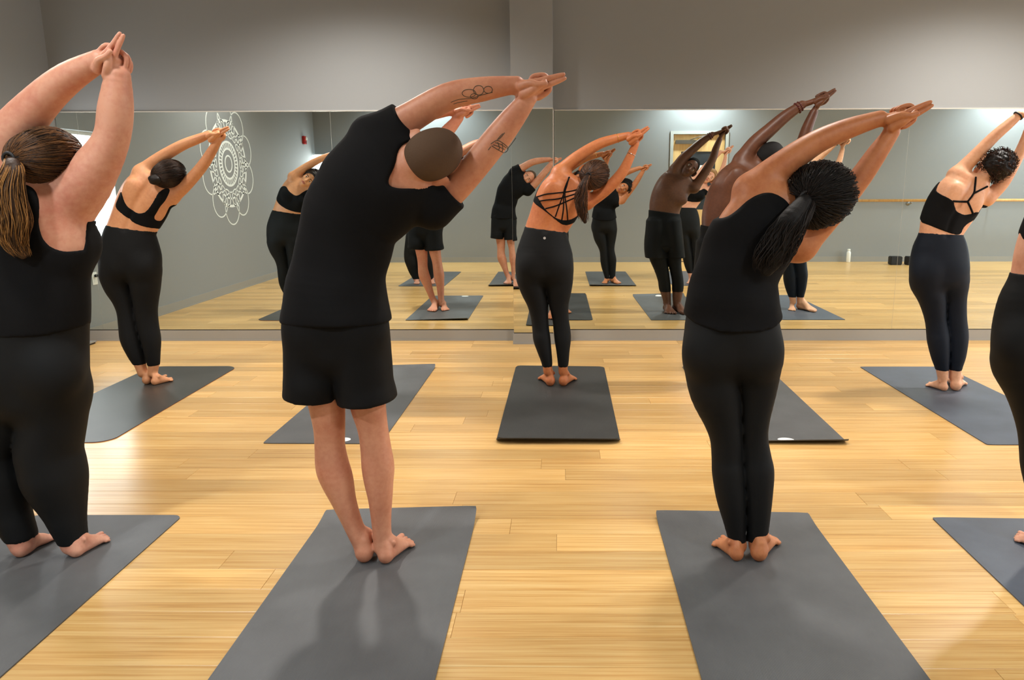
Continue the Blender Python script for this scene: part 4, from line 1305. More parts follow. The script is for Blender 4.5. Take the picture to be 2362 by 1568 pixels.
S9 = dict(Y=5.10, bare=True,
    torso=[(2101, 637, 2231, 637, .12, 0), (2102, 602, 2231, 602, .125, 0), (2108, 570, 2226, 570, .11, 0), (2121, 540, 2217, 543, .092, 0), (2125, 505, 2228, 525, .088, 0),
           (2140, 462, 2248, 498, .093, .01), (2163, 430, 2265, 472, .09, .01), (2195, 402, 2276, 440, .065, .01)],
    glute=(2167, 626, .085, .09, .075, .10, .05), bust=(2205, 472, .07, .055, .08),
    legs=legs_of([(2104, 2171, 655), (2119, 2178, 682), (2130, 2179, 712), (2137, 2180, 740), (2140, 2185, 766), (2142, 2187, 786), (2150, 2187, 819), (2159, 2186, 846), (2164, 2186, 870)],
                 [(2165, 2231, 655), (2176, 2227, 682), (2181, 2226, 712), (2183, 2227, 740), (2186, 2230, 766), (2188, 2230, 786), (2189, 2225, 819), (2190, 2217, 846), (2191, 2213, 870)]),
    feet=[(2183, 903, 2134, 886), (2203, 903, 2208, 880)],
    arms=[arm_of((2205, 404, .050), (2245, 364, .043), (2290, 318, .037), (2322, 290, .033), (2352, 264, .025)),
          arm_of((2276, 458, .047), (2310, 425, .042), (2338, 380, .037), (2360, 335, .032), (2374, 292, .024))],
    tip=(2420, 232, 0.035), neck=(2262, 420, 0, .044), head=(2289, 386, .02), head_up=(.8, -.6))
S8 = dict(Y=5.24, bare=True, male=True,
    torso=[(1606, 640, 1735, 640, .125, 0), (1608, 600, 1734, 600, .125, 0), (1615, 560, 1730, 565, .115, 0), (1619, 525, 1728, 540, .105, 0), (1622, 480, 1734, 515, .11, .005),
           (1636, 434, 1747, 490, .118, .01), (1662, 394, 1764, 465, .11, .01), (1698, 368, 1775, 430, .08, .01)],
    glute=(1671, 628, .085, .09, .07, .10, .05),
    legs=legs_of([(1608, 1671, 660), (1618, 1678, 692), (1634, 1684, 730), (1647, 1689, 770), (1652, 1693, 800), (1662, 1694, 835), (1670, 1694, 862)],
                 [(1671, 1734, 660), (1680, 1732, 692), (1690, 1732, 730), (1698, 1738, 770), (1700, 1740, 800), (1700, 1734, 835), (1702, 1727, 862)]),
    feet=[(1682, 893, 1672, 868), (1714, 893, 1726, 868)],
    arms=[arm_of((1712, 370, .058), (1740, 332, .052), (1775, 300, .046), (1812, 268, .040), (1850, 242, .029)),
          arm_of((1780, 438, .055), (1815, 390, .048), (1848, 335, .043), (1862, 295, .037), (1877, 260, .028))],
    tip=(1927, 206, 0.035), neck=(1742, 402, 0, .055), head=(1767, 364, .02), head_up=(.75, -.66), head_k=1.02)

# the half-hidden figures repeat the build of a neighbour at their own place
_d4 = at(2294, 790, 2.74)-at(2102, 608, 5.10)
XF4 = lambda p: np.asarray(p, float)+np.array([_d4[0], 2.74-5.10, 0.0])
S4 = dict(S9)
_t2 = at(1307, 176, 2.666); _t6 = at(1121, 244, 5.05)
def XF6(p):
    q = _xf6(p); q[0] += np.interp(q[2], [0, 0.9, 1.4, 2.1], [-0.19, -0.22, -0.13, 0.0]); return q
_xf6 = lambda p: (np.asarray(p, float)-np.array([_t2[0], 2.666, 0]))*np.array([1, 1, (_t6[2])/(_t2[2])])+np.array([_t6[0], 5.05, 0])
S6 = dict(S2)

# ------------------------------------------------------------------ garments
def px_poly(fig, pts, fo, it=2):
    P = [fig.xf(at(x, y, fig.Y+fo)) for x, y in pts]
    return smooth_poly([(p[0], p[2]) for p in P], it)
def plane_d(g, p, n):
    n = unit_v(n)
    return (g.X-F32(p[0]))*F32(n[0])+(g.Y-F32(p[1]))*F32(n[1])+(g.Z-F32(p[2]))*F32(n[2])
def poly_d(g, P):
    return poly_sd(P, g.ax[0], g.ax[2]).astype(F32)[:, None, :]
def bounds(P, fig, m=0.03):
    P = np.asarray(P); lo = fig.lo.copy(); hi = fig.hi.copy()
    lo[0], hi[0] = max(lo[0], P[:, 0].min()-m), min(hi[0], P[:, 0].max()+m); lo[2], hi[2] = max(lo[2], P[:, 1].min()-m), min(hi[2], P[:, 1].max()+m)
    return lo, hi

def leggings(fig, root, mat, hv, waist, cuffs, off=0.0035, bump_amp=0.0006, seed=3, name='leggings'):
    """waist = two measured points of the waistband; cuffs = measured height of each cuff"""
    A, B = [fig.xf(at(x, y, fig.Y-0.09)) for x, y in waist]
    n = np.cross(B-A, [0, 1, 0]); n = n if n[2] > 0 else -n
    zc = [fig.xf(at(x, y, fig.Y-0.03))[2] for x, y in cuffs]
    lo, hi = fig.lo.copy(), fig.hi.copy(); hi[2] = max(A[2], B[2])+0.03
    lo[2] = min(zc)-0.02
    xs = [p.lo[0] for p in fig.legs[0]+fig.torso[:8]]; xe = [p.hi[0] for p in fig.legs[1]+fig.torso[:8]]
    lo[0], hi[0] = min(xs)-0.03, max(xe)+0.03
    def fn(g):
        d = smin(fig.f_torso(g), np.minimum(np.maximum(g.ev(fig.legs[0]), F32(zc[0])-g.Z), np.maximum(g.ev(fig.legs[1]), F32(zc[1])-g.Z)), 0.03)-F32(off)
        # a few horizontal folds at the ankle and behind the knee
        d = d-F32(bump_amp)*np.sin(g.Z*F32(240))*np.exp(-((g.Z-F32(min(zc)+0.05))/F32(0.05))**2)
        return smax(d, plane_d(g, A, n), 0.004)
    return sdf_mesh(name, fn, lo, hi, hv, mat, root, fig)

def poly_garment(fig, root, name, mat, hv, back, front=None, off=0.004, f=None, fo=-0.09, wr=0.0, seed=1):
    PB = px_poly(fig, back, fo); PF = px_poly(fig, front, 0.0) if front else PB
    lo, hi = bounds(PB+PF, fig)
    f = f or fig.f_upper
    yc = fig.xf(at(1200, 500, fig.Y))[1]
    def fn(g):
        d = f(g)-F32(off)
        if wr: d = d+wrinkle(g, wr, seed)
        t = np.clip((g.Y-F32(yc-0.015))/F32(0.03), 0, 1)
        m = poly_d(g, PB)*(1-t)+poly_d(g, PF)*t
        return smax(d, m, 0.003)
    return sdf_mesh(name, fn, lo, hi, hv, mat, root, fig)

def strap(fig, root, pts, r, mat, n=14, name='strap', front=False):
    P = fig.seen_surface([tuple(p) for p in np.array(spline([np.array(p, float) for p in pts], n))], -0.16, 0.0015, front=front)
    mb = MB(); mb.tube(P, r, 6); return mb.build(name, mat, root, True)

def person(fig, name_label, feet_mid=None):
    H = (fig.footboxes[0][0]+fig.footboxes[1][0])/2
    return thing('person', name_label, 'person', (float(H[0]), float(H[1]), 0.0), 'people in the yoga class')

def bangle(fig, root, arm, t, r, mat, thick=0.0016, name='bracelet', beads=0):
    P = fig.armpts[arm]; n = len(P)-1
    k = min(int(t*n), n-1); q = t*n-k
    c = P[k]*(1-q)+P[k+1]*q; d = unit_v(P[k+1]-P[k])
    e = unit_v(np.array([0, 1, 0])-d*d[1]); g = np.cross(d, e)
    mb = MB()
    if beads:
        for i in range(beads):
            a = 2*math.pi*i/beads; p = c+r*(math.cos(a)*e+math.sin(a)*g)
            bm = bmesh.new(); bmesh.ops.create_icosphere(bm, subdivisions=1, radius=thick); bm.verts.index_update()
            mb.add([np.array(v.co[:])+p for v in bm.verts], [[v.index for v in f.verts] for f in bm.faces]); bm.free()
    else:
        mb.tube([c+r*(math.cos(a)*e+math.sin(a)*g) for a in np.linspace(0, 2*math.pi, 25)[:-1]], thick, 6, True)
    return mb.build(name, mat, root, True)

HV_F, HV_B = 0.0080, 0.0092          # voxel of the front row and of the second row
SK = {
 1: mk_skin('pale rosy skin', srgb(216, 160, 134), srgb(198, 128, 106)),
 2: mk_skin('light tanned skin', srgb(206, 146, 116), srgb(186, 118, 90)),
 3: mk_skin('warm tan skin', srgb(196, 128, 84), srgb(172, 100, 62)),
 4: mk_skin('fair skin', srgb(224, 168, 140), srgb(208, 146, 118)),
 5: mk_skin('golden skin', srgb(218, 156, 112), srgb(200, 134, 92)),
 6: mk_skin('ruddy skin', srgb(212, 146, 116), srgb(198, 122, 96)),
 7: mk_skin('deep tan skin', srgb(200, 124, 76), srgb(176, 98, 58)),
 8: mk_skin('dark brown skin', srgb(104, 64, 44), srgb(80, 47, 32), 0.46, 0.05),
 9: mk_skin('light skin', srgb(232, 178, 142), srgb(216, 152, 116)),
}
LIP = new_mat('lip skin', srgb(178, 92, 84), 0.4)[0]
LIP_D = new_mat('dark lip skin', srgb(96, 52, 44), 0.4)[0]
H1 = mk_hair('brown hair with blond streaks', srgb(50, 31, 18), srgb(176, 126, 70))
H2 = mk_hair('buzzed brown hair', srgb(84, 64, 48), srgb(132, 104, 80), 0.85)
H3 = mk_hair('near black hair', srgb(11, 9, 8), srgb(32, 22, 16), 0.66)
H1D = mk_hair('dark brown combed hair', srgb(34, 21, 13), srgb(112, 74, 40))
H5 = mk_hair('dark brown hair', srgb(24, 16, 11), srgb(66, 44, 28))
H7 = mk_hair('chestnut hair', srgb(38, 22, 13), srgb(104, 66, 38))
H4 = mk_hair('light blond hair', srgb(150, 112, 70), srgb(216, 184, 132))
H6 = mk_hair('grey hair', srgb(96, 88, 78), srgb(176, 170, 160), 0.6)
H8 = mk_hair('black cropped hair', srgb(12, 11, 11), srgb(26, 23, 21), 0.8)
H9 = mk_hair('dark curly hair', srgb(18, 11, 8), srgb(74, 42, 26))

def ponytail(fig, root, mat, path, rad, n, seed, wave=0.006, fo=None, name='ponytail', npts=22, rstr=(0.0012, 0.0026), curl=0.0, core=True):
    """path: 3-D points, rad: half-width along the path"""
    r = np.random.RandomState(seed)
    C = np.array(spline(path, npts)); R = np.interp(np.linspace(0, 1, npts), np.linspace(0, 1, len(rad)), rad)
    out = []
    for i in range(n):
        a = r.rand()*2*math.pi; q = math.sqrt(r.rand()); ph = r.rand(3)*6.28; ln = 0.82+0.18*r.rand()
        ts = np.linspace(0, ln, npts)
        c = np.stack([np.interp(ts, np.linspace(0, 1, npts), C[:, k]) for k in range(3)], 1); rr = np.interp(ts, np.linspace(0, 1, npts), R)
        w = wave*ts[:, None]*np.stack([np.sin(ts*9+ph[0]), np.sin(ts*8+ph[1])*0.6, np.sin(ts*11+ph[2])*0.3], 1)
        off = np.stack([np.cos(a)*q*rr, np.sin(a)*q*rr*0.6, np.zeros(npts)], 1)
        if curl: off = off+curl*ts[:, None]*np.stack([np.sin(ts*22+ph[0]), np.cos(ts*22+ph[0]), np.zeros(npts)], 1)
        out.append(c+off+w)
    o = strand_obj(name, out, r.uniform(rstr[0], rstr[1], n), mat, root)
    if core:
        segs = loft([(p, q*0.78, q*0.5, (1, 0, 0)) for p, q in zip(path, rad)], 4)
        lo = np.min([s.lo for s in segs], 0)-0.01; hi = np.max([s.hi for s in segs], 0)+0.01
        sdf_mesh('hair_core', lambda g: g.ev(segs), lo, hi, 0.005, mat, root)
    return o

import time as _time
_t0 = _time.time()
def log(*a): print('[build %.1fs]' % (_time.time()-_t0), *a)

# ---- person 1
f1 = Figure(S1); r1 = person(f1, 'person in black tank top and leggings bending sideways at the left edge')
body_mesh(f1, r1, SK[1], HV_F, 0.0030, 0.0038, 0.0055)
leggings(f1, r1, M['cloth_legging'], HV_F, [(-70, 735), (210, 735)], [(50, 1243), (168, 1250)])
tank1 = [(-120, 775), (-120, 520), (-60, 430), (-10, 420), (52, 425), (74, 470), (80, 530), (98, 568), (130, 586), (160, 578), (180, 546), (186, 515), (204, 505), (240, 560), (240, 775)]
poly_garment(f1, r1, 'tank_top', M['cloth_black'], HV_F, tank1, tank1, 0.007, fo=-0.12, wr=0.0022, seed=5)
face_parts(f1, r1, LIP, H1)
hair_cap(f1, r1, H1D, 0.012, 0.0045)
tie1 = f1.hl(-0.012, -0.120, -0.020)
strand_obj('combed_hair', scalp_strands(f1, 700, (-0.012, -0.118, -0.022), 11, 0.0125), np.random.RandomState(2).uniform(0.0008, 0.0018, 700), H1D, r1)
pp = [tie1, f1.pt(30, 385, -0.15), f1.pt(18, 440, -0.17), f1.pt(28, 510, -0.17), f1.pt(32, 560, -0.16), f1.pt(55, 592, -0.15)]
pt1 = ponytail(f1, r1, H1, pp, [0.016, 0.036, 0.058, 0.062, 0.045, 0.018], 460, 3, 0.012, rstr=(0.0008, 0.0019))
mb = MB(); mb.tube([tie1+0.019*(math.cos(a)*f1.hr+math.sin(a)*f1.hu)-f1.hf*0.004 for a in np.linspace(0, 6.283, 17)[:-1]], 0.0055, 8, True); mb.build('hair_tie', M['black'], pt1, True)
log('p1')

# ---- person 2
def tee_and_shorts(f, root, hv, seed):
    st0 = []
    for (lx, ly, rx, ry, b_, fo) in f.sp['torso']:
        L, R = f.pt(lx, ly, fo), f.pt(rx, ry, fo); ex = 0.015 if ly > 670 else 0.002; st0.append(((L+R)/2, np.linalg.norm(R-L)/2+ex, b_+0.010+ex, R-L))
    shirt = loft(st0, 4, 0.9)
    arms = []
    for A in f.sp['arms']:
        arms.append(limb([f.pt(x, y, fo) for (x, y, fo, r) in A[:3]], [A[0][3]+0.014, A[1][3]+0.014, A[2][3]+0.016], 4))
    sl = []
    for ai, (x, y) in enumerate(((930, 286), (1042, 450))):
        p = f.pt(x, y); a = f.armpts[ai]; sl.append((p, unit_v(a[1]-a[0])))
    nb = f.pt(*f.sp['neck'][:3]); nk = [Seg(nb-unit_v(f.hc-nb)*0.02, f.hc, .066, .075, .066, .075, f.hr, f.hr)]
    neckp = px_poly(f, [(890, 424), (911, 434), (936, 435), (960, 431), (998, 423), (1040, 400), (1000, 320), (935, 320), (914, 345), (914, 375)], -0.10); ync = f.pt(930, 412)[1]+0.02
    hem = f.pt(775, 738); hemn = np.array([0.0, 0, -1])
    def fn(g):
        d = g.ev(shirt)
        d = smin(d, g.ev(f.extra)-F32(0.012), 0.05)
        d = smin(d, g.ev(f.capsd)-F32(0.010), 0.03)
        for a, (p, n) in zip(arms, sl):
            d = smin(d, smax(g.ev(a), plane_d(g, p, n), 0.004), 0.035)
        d = d+wrinkle(g, 0.0042, seed, 22, 9, (1, 0.6, 1))
        d = smax(d, -np.maximum(poly_d(g, neckp), g.Y-F32(ync)), 0.006); d = smax(d, -g.ev(nk), 0.006)
        return smax(d, plane_d(g, hem, hemn), 0.006)
    hi = f.hi.copy(); lo = f.lo.copy(); lo[2] = hem[2]-0.03
    hi[0] = max(sl[0][0][0], sl[1][0][0])+0.12
    sdf_mesh('t_shirt', fn, lo, hi, hv, M['cloth_black'], root, f, 2)
    # shorts
    sh = []
    for rows_ in ([(664, 790, 700), (660, 785, 760), (660, 782, 830), (660, 790, 880), (658, 782, 912), (657, 782, 935)],
                  [(766, 888, 700), (768, 896, 760), (770, 904, 830), (776, 907, 880), (781, 914, 912), (782, 917, 945)]):
        s_ = []
        for a, b_, y in rows_:
            A, B = f.pt(a, y), f.pt(b_, y); w = np.linalg.norm(B-A)/2; s_.append(((A+B)/2, w, w*(1.3 if y < 780 else 1.25), (1, 0, 0)))
        sh.append(loft(s_, 4, 0.5))
    cuts = [(f.pt(718, 914), unit_v([-0.10, 0, -1])), (f.pt(848, 922), unit_v([0.06, 0, -1]))]
    top = f.pt(775, 708)
    def fs(g):
        d = None
        for s_, (p, n) in zip(sh, cuts):
            e = g.ev(s_)+wrinkle(g, 0.0022, seed+3, 26, 7)
            cutp = plane_d(g, p, n)
            e = smax(e, cutp, 0.003)
            inner = np.maximum(e+F32(0.012), -cutp-F32(0.05))
            e = np.maximum(e, -inner)
            d = e if d is None else smin(d, e, 0.012)
        d = smin(d, np.maximum(smin(g.ev(f.torso), g.ev(f.extra), 0.045)-F32(0.008), plane_d(g, f.pt(775, 885), (0, 0, -1))), 0.02)
        return smax(d, plane_d(g, top, (0, 0, 1)), 0.004)
    lo = f.lo.copy(); hi = f.hi.copy(); lo[2] = cuts[1][0][2]-0.05; hi[2] = top[2]+0.02
    hi[0] = f.pt(920, 800)[0]+0.05
    sdf_mesh('shorts', fs, lo, hi, hv, M['cloth_shorts'], root, f)

f2 = Figure(S2); r2 = person(f2, 'person in black t-shirt and shorts bending sideways, nearest to the picture centre')
body_mesh(f2, r2, SK[2], HV_F, 0.0030, 0.0036, 0.0046)
tee_and_shorts(f2, r2, 0.0066, 7)
face_parts(f2, r2, LIP, H2)
hair_cap(f2, r2, H2, 0.0014, 0.0036, nape=(-0.080, -0.055), ear=(0.030, -0.022), front=(0.060, 0.090))
def tattoo(f, root, strokes, r):
    for s_ in strokes:
        strapo = f.seen_surface([tuple(p) for p in np.array(spline([np.array(p, float) for p in s_], max(8, 5*len(s_))))], -0.12, 0.0)
        mb = MB(); mb.tube(strapo, r, 5); mb.build('tattoo', M['ink'], root, True)
def loop(cx_, cy_, rx, ry, n=9, a0=0): return [(cx_+rx*math.cos(a0+2*math.pi*i/(n-1)), cy_+ry*math.sin(a0+2*math.pi*i/(n-1))) for i in range(n)]
tattoo(f2, r2, [loop(1082, 215, 16, 9), loop(1104, 208, 12, 11), loop(1126, 207, 10, 8), loop(1094, 222, 9, 6), [(1040, 236), (1056, 230), (1072, 228), (1090, 226), (1112, 219), (1136, 213)], [(1046, 240), (1060, 236), (1078, 233)]], 0.0012)
tattoo(f2, r2, [[(1132, 332), (1146, 324), (1160, 330), (1172, 342), (1164, 352), (1150, 346), (1134, 336)], [(1138, 334), (1150, 338), (1164, 345)], [(1142, 329), (1155, 333), (1168, 341)], [(1148, 328), (1152, 340), (1150, 346)], [(1158, 331), (1160, 342), (1158, 350)],
                [(1146, 324), (1152, 316), (1160, 308)], [(1150, 322), (1158, 314), (1164, 306)], [(1126, 346), (1132, 338)], [(1170, 344), (1180, 332), (1190, 318)]], 0.0014)
log('p2')

# ---- person 3
f3 = Figure(S3); r3 = person(f3, 'person in loose black tank top and leggings bending sideways on the ribbed mat')
body_mesh(f3, r3, SK[3], HV_F, 0.0030, 0.0036, 0.0055)
leggings(f3, r3, M['cloth_legging'], HV_F, [(1577, 728), (1801, 728)], [(1700, 1249), (1746, 1250)])
def tank3():
    f = f3
    st0 = []
    for (lx, ly, rx, ry, b_, fo), w in zip(f.sp['torso'][1:], (0.026, 0.030, 0.022, 0.016, 0.012, 0.006, 0.004)):
        L, R = f.pt(lx, ly, fo), f.pt(rx, ry, fo); st0.append(((L+R)/2, np.linalg.norm(R-L)/2+w*0.4, b_+0.012+w*0.35, R-L))
    shirt = loft(st0, 4, 0.9)
    P = px_poly(f, [(1555, 762), (1555, 560), (1640, 506), (1655, 509), (1684, 506), (1710, 486), (1733, 463), (1763, 446), (1795, 443), (1832, 470), (1846, 520), (1852, 560), (1842, 600), (1850, 640), (1835, 766)], -0.11)
    lo, hi = bounds(P, f, 0.04)
    def fn(g):
        d = smin(g.ev(shirt), g.ev(f.extra)-F32(0.018), 0.05)
        d = smin(d, g.ev(f.capsd)-F32(0.006), 0.03)
        d = smin(d, g.ev(f.neck)-F32(0.0), 0.03)
        d = d+wrinkle(g, 0.0040, 21, 26, 9, (1, 0.6, 1))
        return smax(d, poly_d(g, P), 0.004)
    sdf_mesh('tank_top', fn, lo, hi, 0.0066, M['cloth_black'], r3, f3, 2)
tank3()
face_parts(f3, r3, LIP, H3)
hair_cap(f3, r3, H3, 0.017, 0.0045, amp=0.0022, seed=4, freq=70)
strand_obj('combed_hair', scalp_strands(f3, 900, (-0.02, -0.115, -0.045), 12, 0.0175, jitter=0.045), np.random.RandomState(3).uniform(0.0008, 0.0018, 900), H3, r3)
t3 = f3.hl(-0.02, -0.118, -0.045)
pt3 = ponytail(f3, r3, H3, [t3, f3.pt(1830, 505, -0.15), f3.pt(1806, 545, -0.15), f3.pt(1785, 590, -0.145), f3.pt(1768, 630, -0.14)], [0.034, 0.055, 0.062, 0.055, 0.022], 420, 4, 0.022, rstr=(0.0009, 0.0020))
mb = MB(); mb.tube([t3+0.024*(math.cos(a)*f3.hr+math.sin(a)*f3.hu)-f3.hf*0.002 for a in np.linspace(0, 6.283, 17)[:-1]], 0.005, 8, True); mb.build('hair_tie', M['black'], pt3, True)
log('p3')

# ---- person 4
f4 = Figure(S4, XF4); r4 = person(f4, 'person in black leggings mostly cut off by the right edge')
body_mesh(f4, r4, SK[4], HV_F, 0.0036, 0.0042, 0.0055)
leggings(f4, r4, M['cloth_legging'], HV_F, [(2121, 536), (2218, 540)], [(2172, 853), (2203, 853)])
bra4 = [(2126, 470), (2163, 426), (2174, 447), (2200, 462), (2226, 462), (2248, 435), (2262, 440), (2250, 470), (2256, 492), (2264, 500), (2240, 520), (2190, 512), (2150, 498), (2120, 484)]
poly_garment(f4, r4, 'sports_bra', M['cloth_black'], HV_F, bra4, [(2116, 484), (2150, 415), (2185, 420), (2210, 450), (2240, 455), (2262, 440), (2290, 470), (2262, 508), (2190, 514)], 0.004)
face_parts(f4, r4, LIP, H4)
hair_cap(f4, r4, H4, 0.012, 0.005, amp=0.001)
t4 = f4.hl(0, -0.118, 0.0)
ponytail(f4, r4, H4, [t4, t4+np.array([-0.02, -0.03, -0.05]), t4+np.array([-0.03, -0.02, -0.18]), t4+np.array([-0.01, -0.01, -0.28])], [0.018, 0.035, 0.04, 0.012], 120, 9, 0.010)
log('p4')

# ---- person 5
f5 = Figure(S5); r5 = person(f5, 'person in black scoop-back sports bra and leggings near the left wall')
body_mesh(f5, r5, SK[5], HV_B, 0.0039, 0.0047, 0.0055)
leggings(f5, r5, M['cloth_legging'], HV_B, [(248, 521), (360, 537)], [(323, 840), (355, 842)])
poly_garment(f5, r5, 'sports_bra', M['cloth_black'], 0.0058,
    [(262, 462), (272, 440), (279, 446), (287, 471), (306, 488), (322, 493), (336, 488), (354, 465), (366, 434), (382, 434), (374, 461), (358, 487), (347, 503), (354, 512), (390, 508), (392, 522), (376, 531), (344, 529), (312, 518), (287, 499), (256, 478)],
    [(254, 480), (270, 436), (300, 428), (318, 452), (345, 470), (366, 450), (388, 440), (402, 478), (398, 512), (376, 532), (312, 520)], 0.004)
face_parts(f5, r5, LIP, H5)
hair_cap(f5, r5, H5, 0.011, 0.0048, amp=0.0006)
bun = f5.pt(357, 414, -0.10)
strand_obj('combed_hair', scalp_strands(f5, 600, (-0.03, -0.105, -0.055), 15, 0.0115), np.random.RandomState(5).uniform(0.001, 0.0018, 600), H5, r5)
def bun_fn(g): return g.ev([Ell(bun, (0.040, 0.034, 0.036))])+wrinkle(g, 0.0016, 8, 90, 6, (1, 1, 1))
sdf_mesh('hair_bun', bun_fn, bun-0.06, bun+0.06, 0.004, H5, r5)
log('p5')

# ---- person 6
f6 = Figure(S6, XF6); r6 = person(f6, 'person in shorts hidden behind the one in a t-shirt, clasped hands showing')
body_mesh(f6, r6, SK[6], HV_B, 0.0039, 0.0047, 0.0055)
tee_and_shorts(f6, r6, HV_B, 17)
face_parts(f6, r6, LIP, H6)
hair_cap(f6, r6, H6, 0.003, 0.005, nape=(-0.075, -0.060), front=(0.060, 0.090))
def beard_fn(g):
    k = f6.hk; ax = np.array([f6.hr, f6.hf, f6.hu])
    d = smin(g.ev([Ell(f6.hl(0, 0.048, -0.078), np.array([0.056, 0.050, 0.044])*k, ax)]), g.ev([Ell(f6.hl(0, 0.070, -0.102), np.array([0.030, 0.028, 0.028])*k, ax)]), 0.02)
    d = smax(d, -g.ev([Ell(f6.hl(0, 0.105, -0.058), np.array([0.026, 0.03, 0.012])*k, ax)]), 0.006)
    ul = (g.X-F32(f6.hc[0]))*F32(f6.hu[0])+(g.Y-F32(f6.hc[1]))*F32(f6.hu[1])+(g.Z-F32(f6.hc[2]))*F32(f6.hu[2])
    return smax(d, ul+F32(0.042*k), 0.01)+wrinkle(g, 0.001, 5, 120, 6, (1, 1, 1))
sdf_mesh('beard', beard_fn, f6.hc-0.17, f6.hc+0.17, 0.0045, H6, r6)
log('p6')

# ---- person 7
f7 = Figure(S7); r7 = person(f7, 'person in strappy black bra and high leggings in front of the pilaster')
body_mesh(f7, r7, SK[7], HV_B, 0.0038, 0.0046, 0.0055)
leg7 = leggings(f7, r7, M['cloth_legging'], HV_B, [(1212, 523), (1308, 536)], [(1262, 845), (1298, 845)])
poly_garment(f7, r7, 'sports_bra', M['cloth_black'], 0.0052,
    [(1226, 466), (1230, 452), (1240, 454), (1251, 474), (1268, 493), (1286, 505), (1306, 509), (1326, 504), (1338, 492), (1346, 500), (1330, 514), (1302, 523), (1280, 506), (1256, 486)],
    [(1222, 470), (1240, 425), (1262, 430), (1282, 455), (1300, 460), (1318, 440), (1340, 445), (1350, 480), (1342, 505), (1302, 524)], 0.004)
for s_ in ([(1238, 454), (1258, 448), (1275, 446), (1310, 442), (1332, 437)], [(1243, 464), (1262, 461), (1284, 459), (1308, 453), (1330, 446)], [(1258, 481), (1278, 476), (1296, 469), (1328, 455)],
           [(1281, 500), (1290, 474), (1300, 448), (1307, 430), (1312, 408)], [(1296, 508), (1300, 478), (1300, 446), (1306, 425), (1314, 408)], [(1310, 509), (1307, 478), (1303, 448), (1308, 425), (1313, 409)]):
    strap(f7, r7, s_, 0.0042, M['cloth_black'])
lg = f7.seen_surface([(1256, 549)], -0.2, 0.0045, f=f7.f_lower)[0]
mb = MB(); mb.lathe([(0.009, -0.0008), (0.009, 0.0008)], 14, lg, 'y'); mb.build('logo', M['logo_grey'], leg7)
face_parts(f7, r7, LIP, H7)
hair_cap(f7, r7, H7, 0.013, 0.0048, amp=0.0006)
strand_obj('combed_hair', scalp_strands(f7, 600, (-0.025, -0.115, -0.01), 16, 0.0135), np.random.RandomState(6).uniform(0.001, 0.0018, 600), H7, r7)
t7 = f7.hl(-0.025, -0.120, -0.010)
pt7 = ponytail(f7, r7, H7, [t7, f7.pt(1347, 422, -0.16), f7.pt(1340, 455, -0.16), f7.pt(1342, 485, -0.16), f7.pt(1350, 513, -0.15)], [0.014, 0.028, 0.040, 0.040, 0.016], 150, 5, 0.012, curl=0.008)
mb = MB(); mb.tube([t7+0.015*(math.cos(a)*f7.hr+math.sin(a)*f7.hu)-f7.hf*0.004 for a in np.linspace(0, 6.283, 13)[:-1]], 0.004, 6, True); mb.build('hair_tie', M['black'], pt7, True)
bangle(f7, r7, 0, 0.82, 0.031, M['gold']); bangle(f7, r7, 1, 0.82, 0.031, M['silver'])
log('p7')

# ---- person 8
f8 = Figure(S8); r8 = person(f8, 'person without a shirt in black shorts over leggings, wearing a bead bracelet')
f8.extra += [Ell(f8.pt(1706, 415, -0.085), (0.06, 0.03, 0.085), Matrix.Rotation(0.5, 3, 'Y')), Ell(f8.pt(1750, 452, -0.08), (0.05, 0.028, 0.08), Matrix.Rotation(0.5, 3, 'Y')),
             Ell(f8.pt(1680, 450, 0.078), (0.07, 0.032, 0.055)), Ell(f8.pt(1728, 482, 0.075), (0.062, 0.03, 0.05))]
body_mesh(f8, r8, SK[8], HV_B, 0.0038, 0.0047, 0.0055)
leggings(f8, r8, M['cloth_legging'], HV_B, [(1612, 565), (1734, 570)], [(1676, 815), (1717, 815)])
def shorts8():
    f = f8; sh = []
    for rows_ in ([(1606, 1674, 560), (1602, 1674, 610), (1598, 1676, 655), (1602, 1682, 700)], [(1664, 1734, 560), (1666, 1739, 610), (1670, 1742, 655), (1676, 1746, 700)]):
        s_ = []
        for a, b_, y in rows_:
            A, B = f.pt(a, y), f.pt(b_, y); w = np.linalg.norm(B-A)/2; s_.append(((A+B)/2, w, w*(1.35 if y < 620 else 1.2), (1, 0, 0)))
        sh.append(loft(s_, 4, 0.5))
    hem = f.pt(1670, 692); top = [f.pt(1606, 517), f.pt(1734, 534)]
    n = np.cross(top[1]-top[0], [0, 1, 0]); n = n if n[2] > 0 else -n
    def fn(g):
        d = smin(g.ev(sh[0]), g.ev(sh[1]), 0.02)+wrinkle(g, 0.002, 9, 26, 7)
        cutp = plane_d(g, hem, (0, 0, -1))
        d = smax(d, cutp, 0.003); d = np.maximum(d, -np.maximum(d+F32(0.014), -cutp-F32(0.04)))
        d = smin(d, np.maximum(f.f_torso(g)-F32(0.008), plane_d(g, f.pt(1671, 650), (0, 0, -1))), 0.02)
        return smax(d, plane_d(g, top[0], n), 0.003)
    lo = f.lo.copy(); hi = f.hi.copy(); lo[2] = hem[2]-0.03; hi[2] = max(top[0][2], top[1][2])+0.02; hi[0] = f.pt(1755, 600)[0]+0.03
    sdf_mesh('shorts', fn, lo, hi, 0.007, M['cloth_shorts'], r8, f8)
shorts8()
face_parts(f8, r8, LIP_D, H8)
hair_cap(f8, r8, H8, 0.004, 0.0046, nape=(-0.075, -0.050), front=(0.066, 0.080))
bangle(f8, r8, 0, 0.93, 0.034, M['bead'], 0.0075, 'bead_bracelet', 18); bangle(f8, r8, 0, 0.97, 0.032, M['bead'], 0.006, 'bead_bracelet', 18)
log('p8')

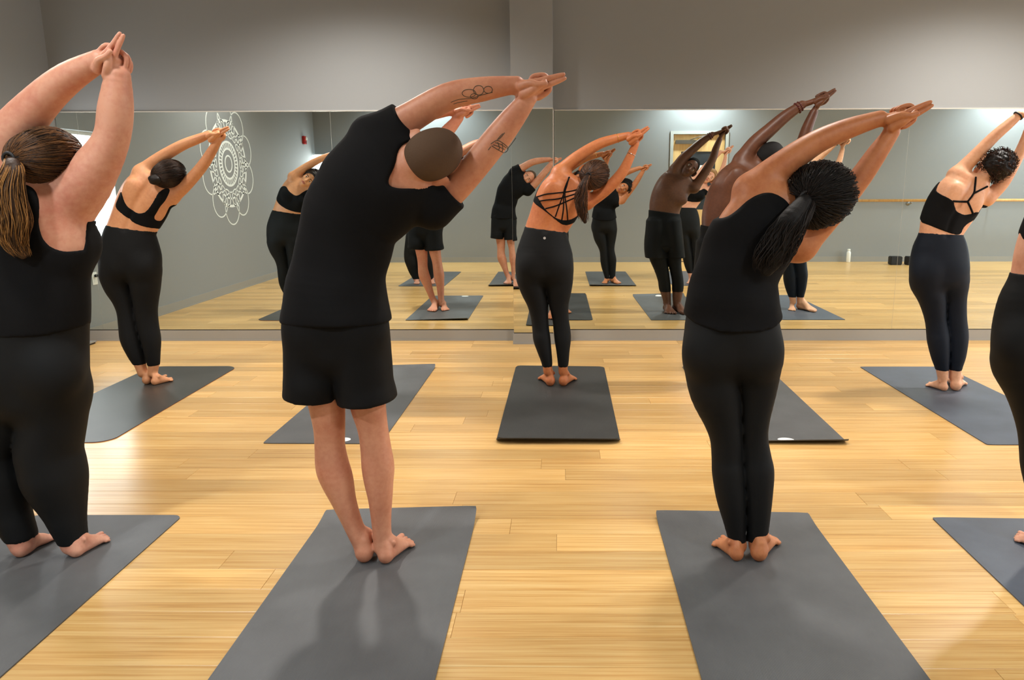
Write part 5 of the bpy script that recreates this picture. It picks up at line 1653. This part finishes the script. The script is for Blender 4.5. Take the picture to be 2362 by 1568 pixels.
# ---- person 9
f9 = Figure(S9); r9 = person(f9, 'person in cropped black tank and dark navy leggings by the right mirror')
body_mesh(f9, r9, SK[9], HV_B, 0.0039, 0.0047, 0.0055)
leggings(f9, r9, M['cloth_navy'], HV_B, [(2121, 537), (2218, 541)], [(2172, 853), (2203, 853)])
poly_garment(f9, r9, 'crop_tank', M['cloth_black'], 0.0058,
    [(2110, 490), (2158, 424), (2168, 430), (2176, 449), (2200, 463), (2202, 474), (2210, 489), (2225, 496), (2242, 494), (2254, 488), (2272, 492), (2262, 507), (2228, 520), (2220, 545), (2187, 537), (2136, 515)],
    [(2110, 490), (2150, 418), (2185, 420), (2210, 450), (2240, 455), (2262, 440), (2290, 470), (2262, 508), (2228, 522), (2220, 545), (2187, 537), (2136, 515)], 0.006, wr=0.0012)
for s_ in ([(2198, 464), (2215, 465), (2232, 465)], [(2232, 465), (2246, 446), (2249, 428), (2251, 408)], [(2246, 446), (2262, 438), (2278, 430)], [(2232, 465), (2239, 480), (2246, 497)]):
    strap(f9, r9, s_, 0.0065, M['cloth_black'], 10)
face_parts(f9, r9, LIP, H9)
hair_cap(f9, r9, H9, 0.016, 0.0048, amp=0.0045, seed=6, freq=80)
rr = np.random.RandomState(8); paths = []
for i in range(420):
    v = unit_v(rr.randn(3))
    p0 = np.array([0, -0.010, 0.028])+v*(np.array([0.076, 0.098, 0.090])+0.014)
    if p0[1] > 0.05 or p0[2] < -0.06: continue
    a0 = rr.rand()*6.28; pth = []
    for i2 in range(14):
        t = i2/13; c_ = p0+v*0.022*t+np.array([0, -0.010*t, -0.012*t])
        pth.append(f9.hl(*(c_+0.009*np.array([math.sin(a0+t*9), math.cos(a0+t*9), math.sin(a0*2+t*7)]))))
    paths.append(pth)
strand_obj('curls', paths, rr.uniform(0.0012, 0.0024, len(paths)), H9, r9)
bangle(f9, r9, 0, 0.97, 0.029, M['black'], 0.006, 'watch')
log('p9')

for o in bpy.data.objects:
    if '_w' in o: del o['_w']
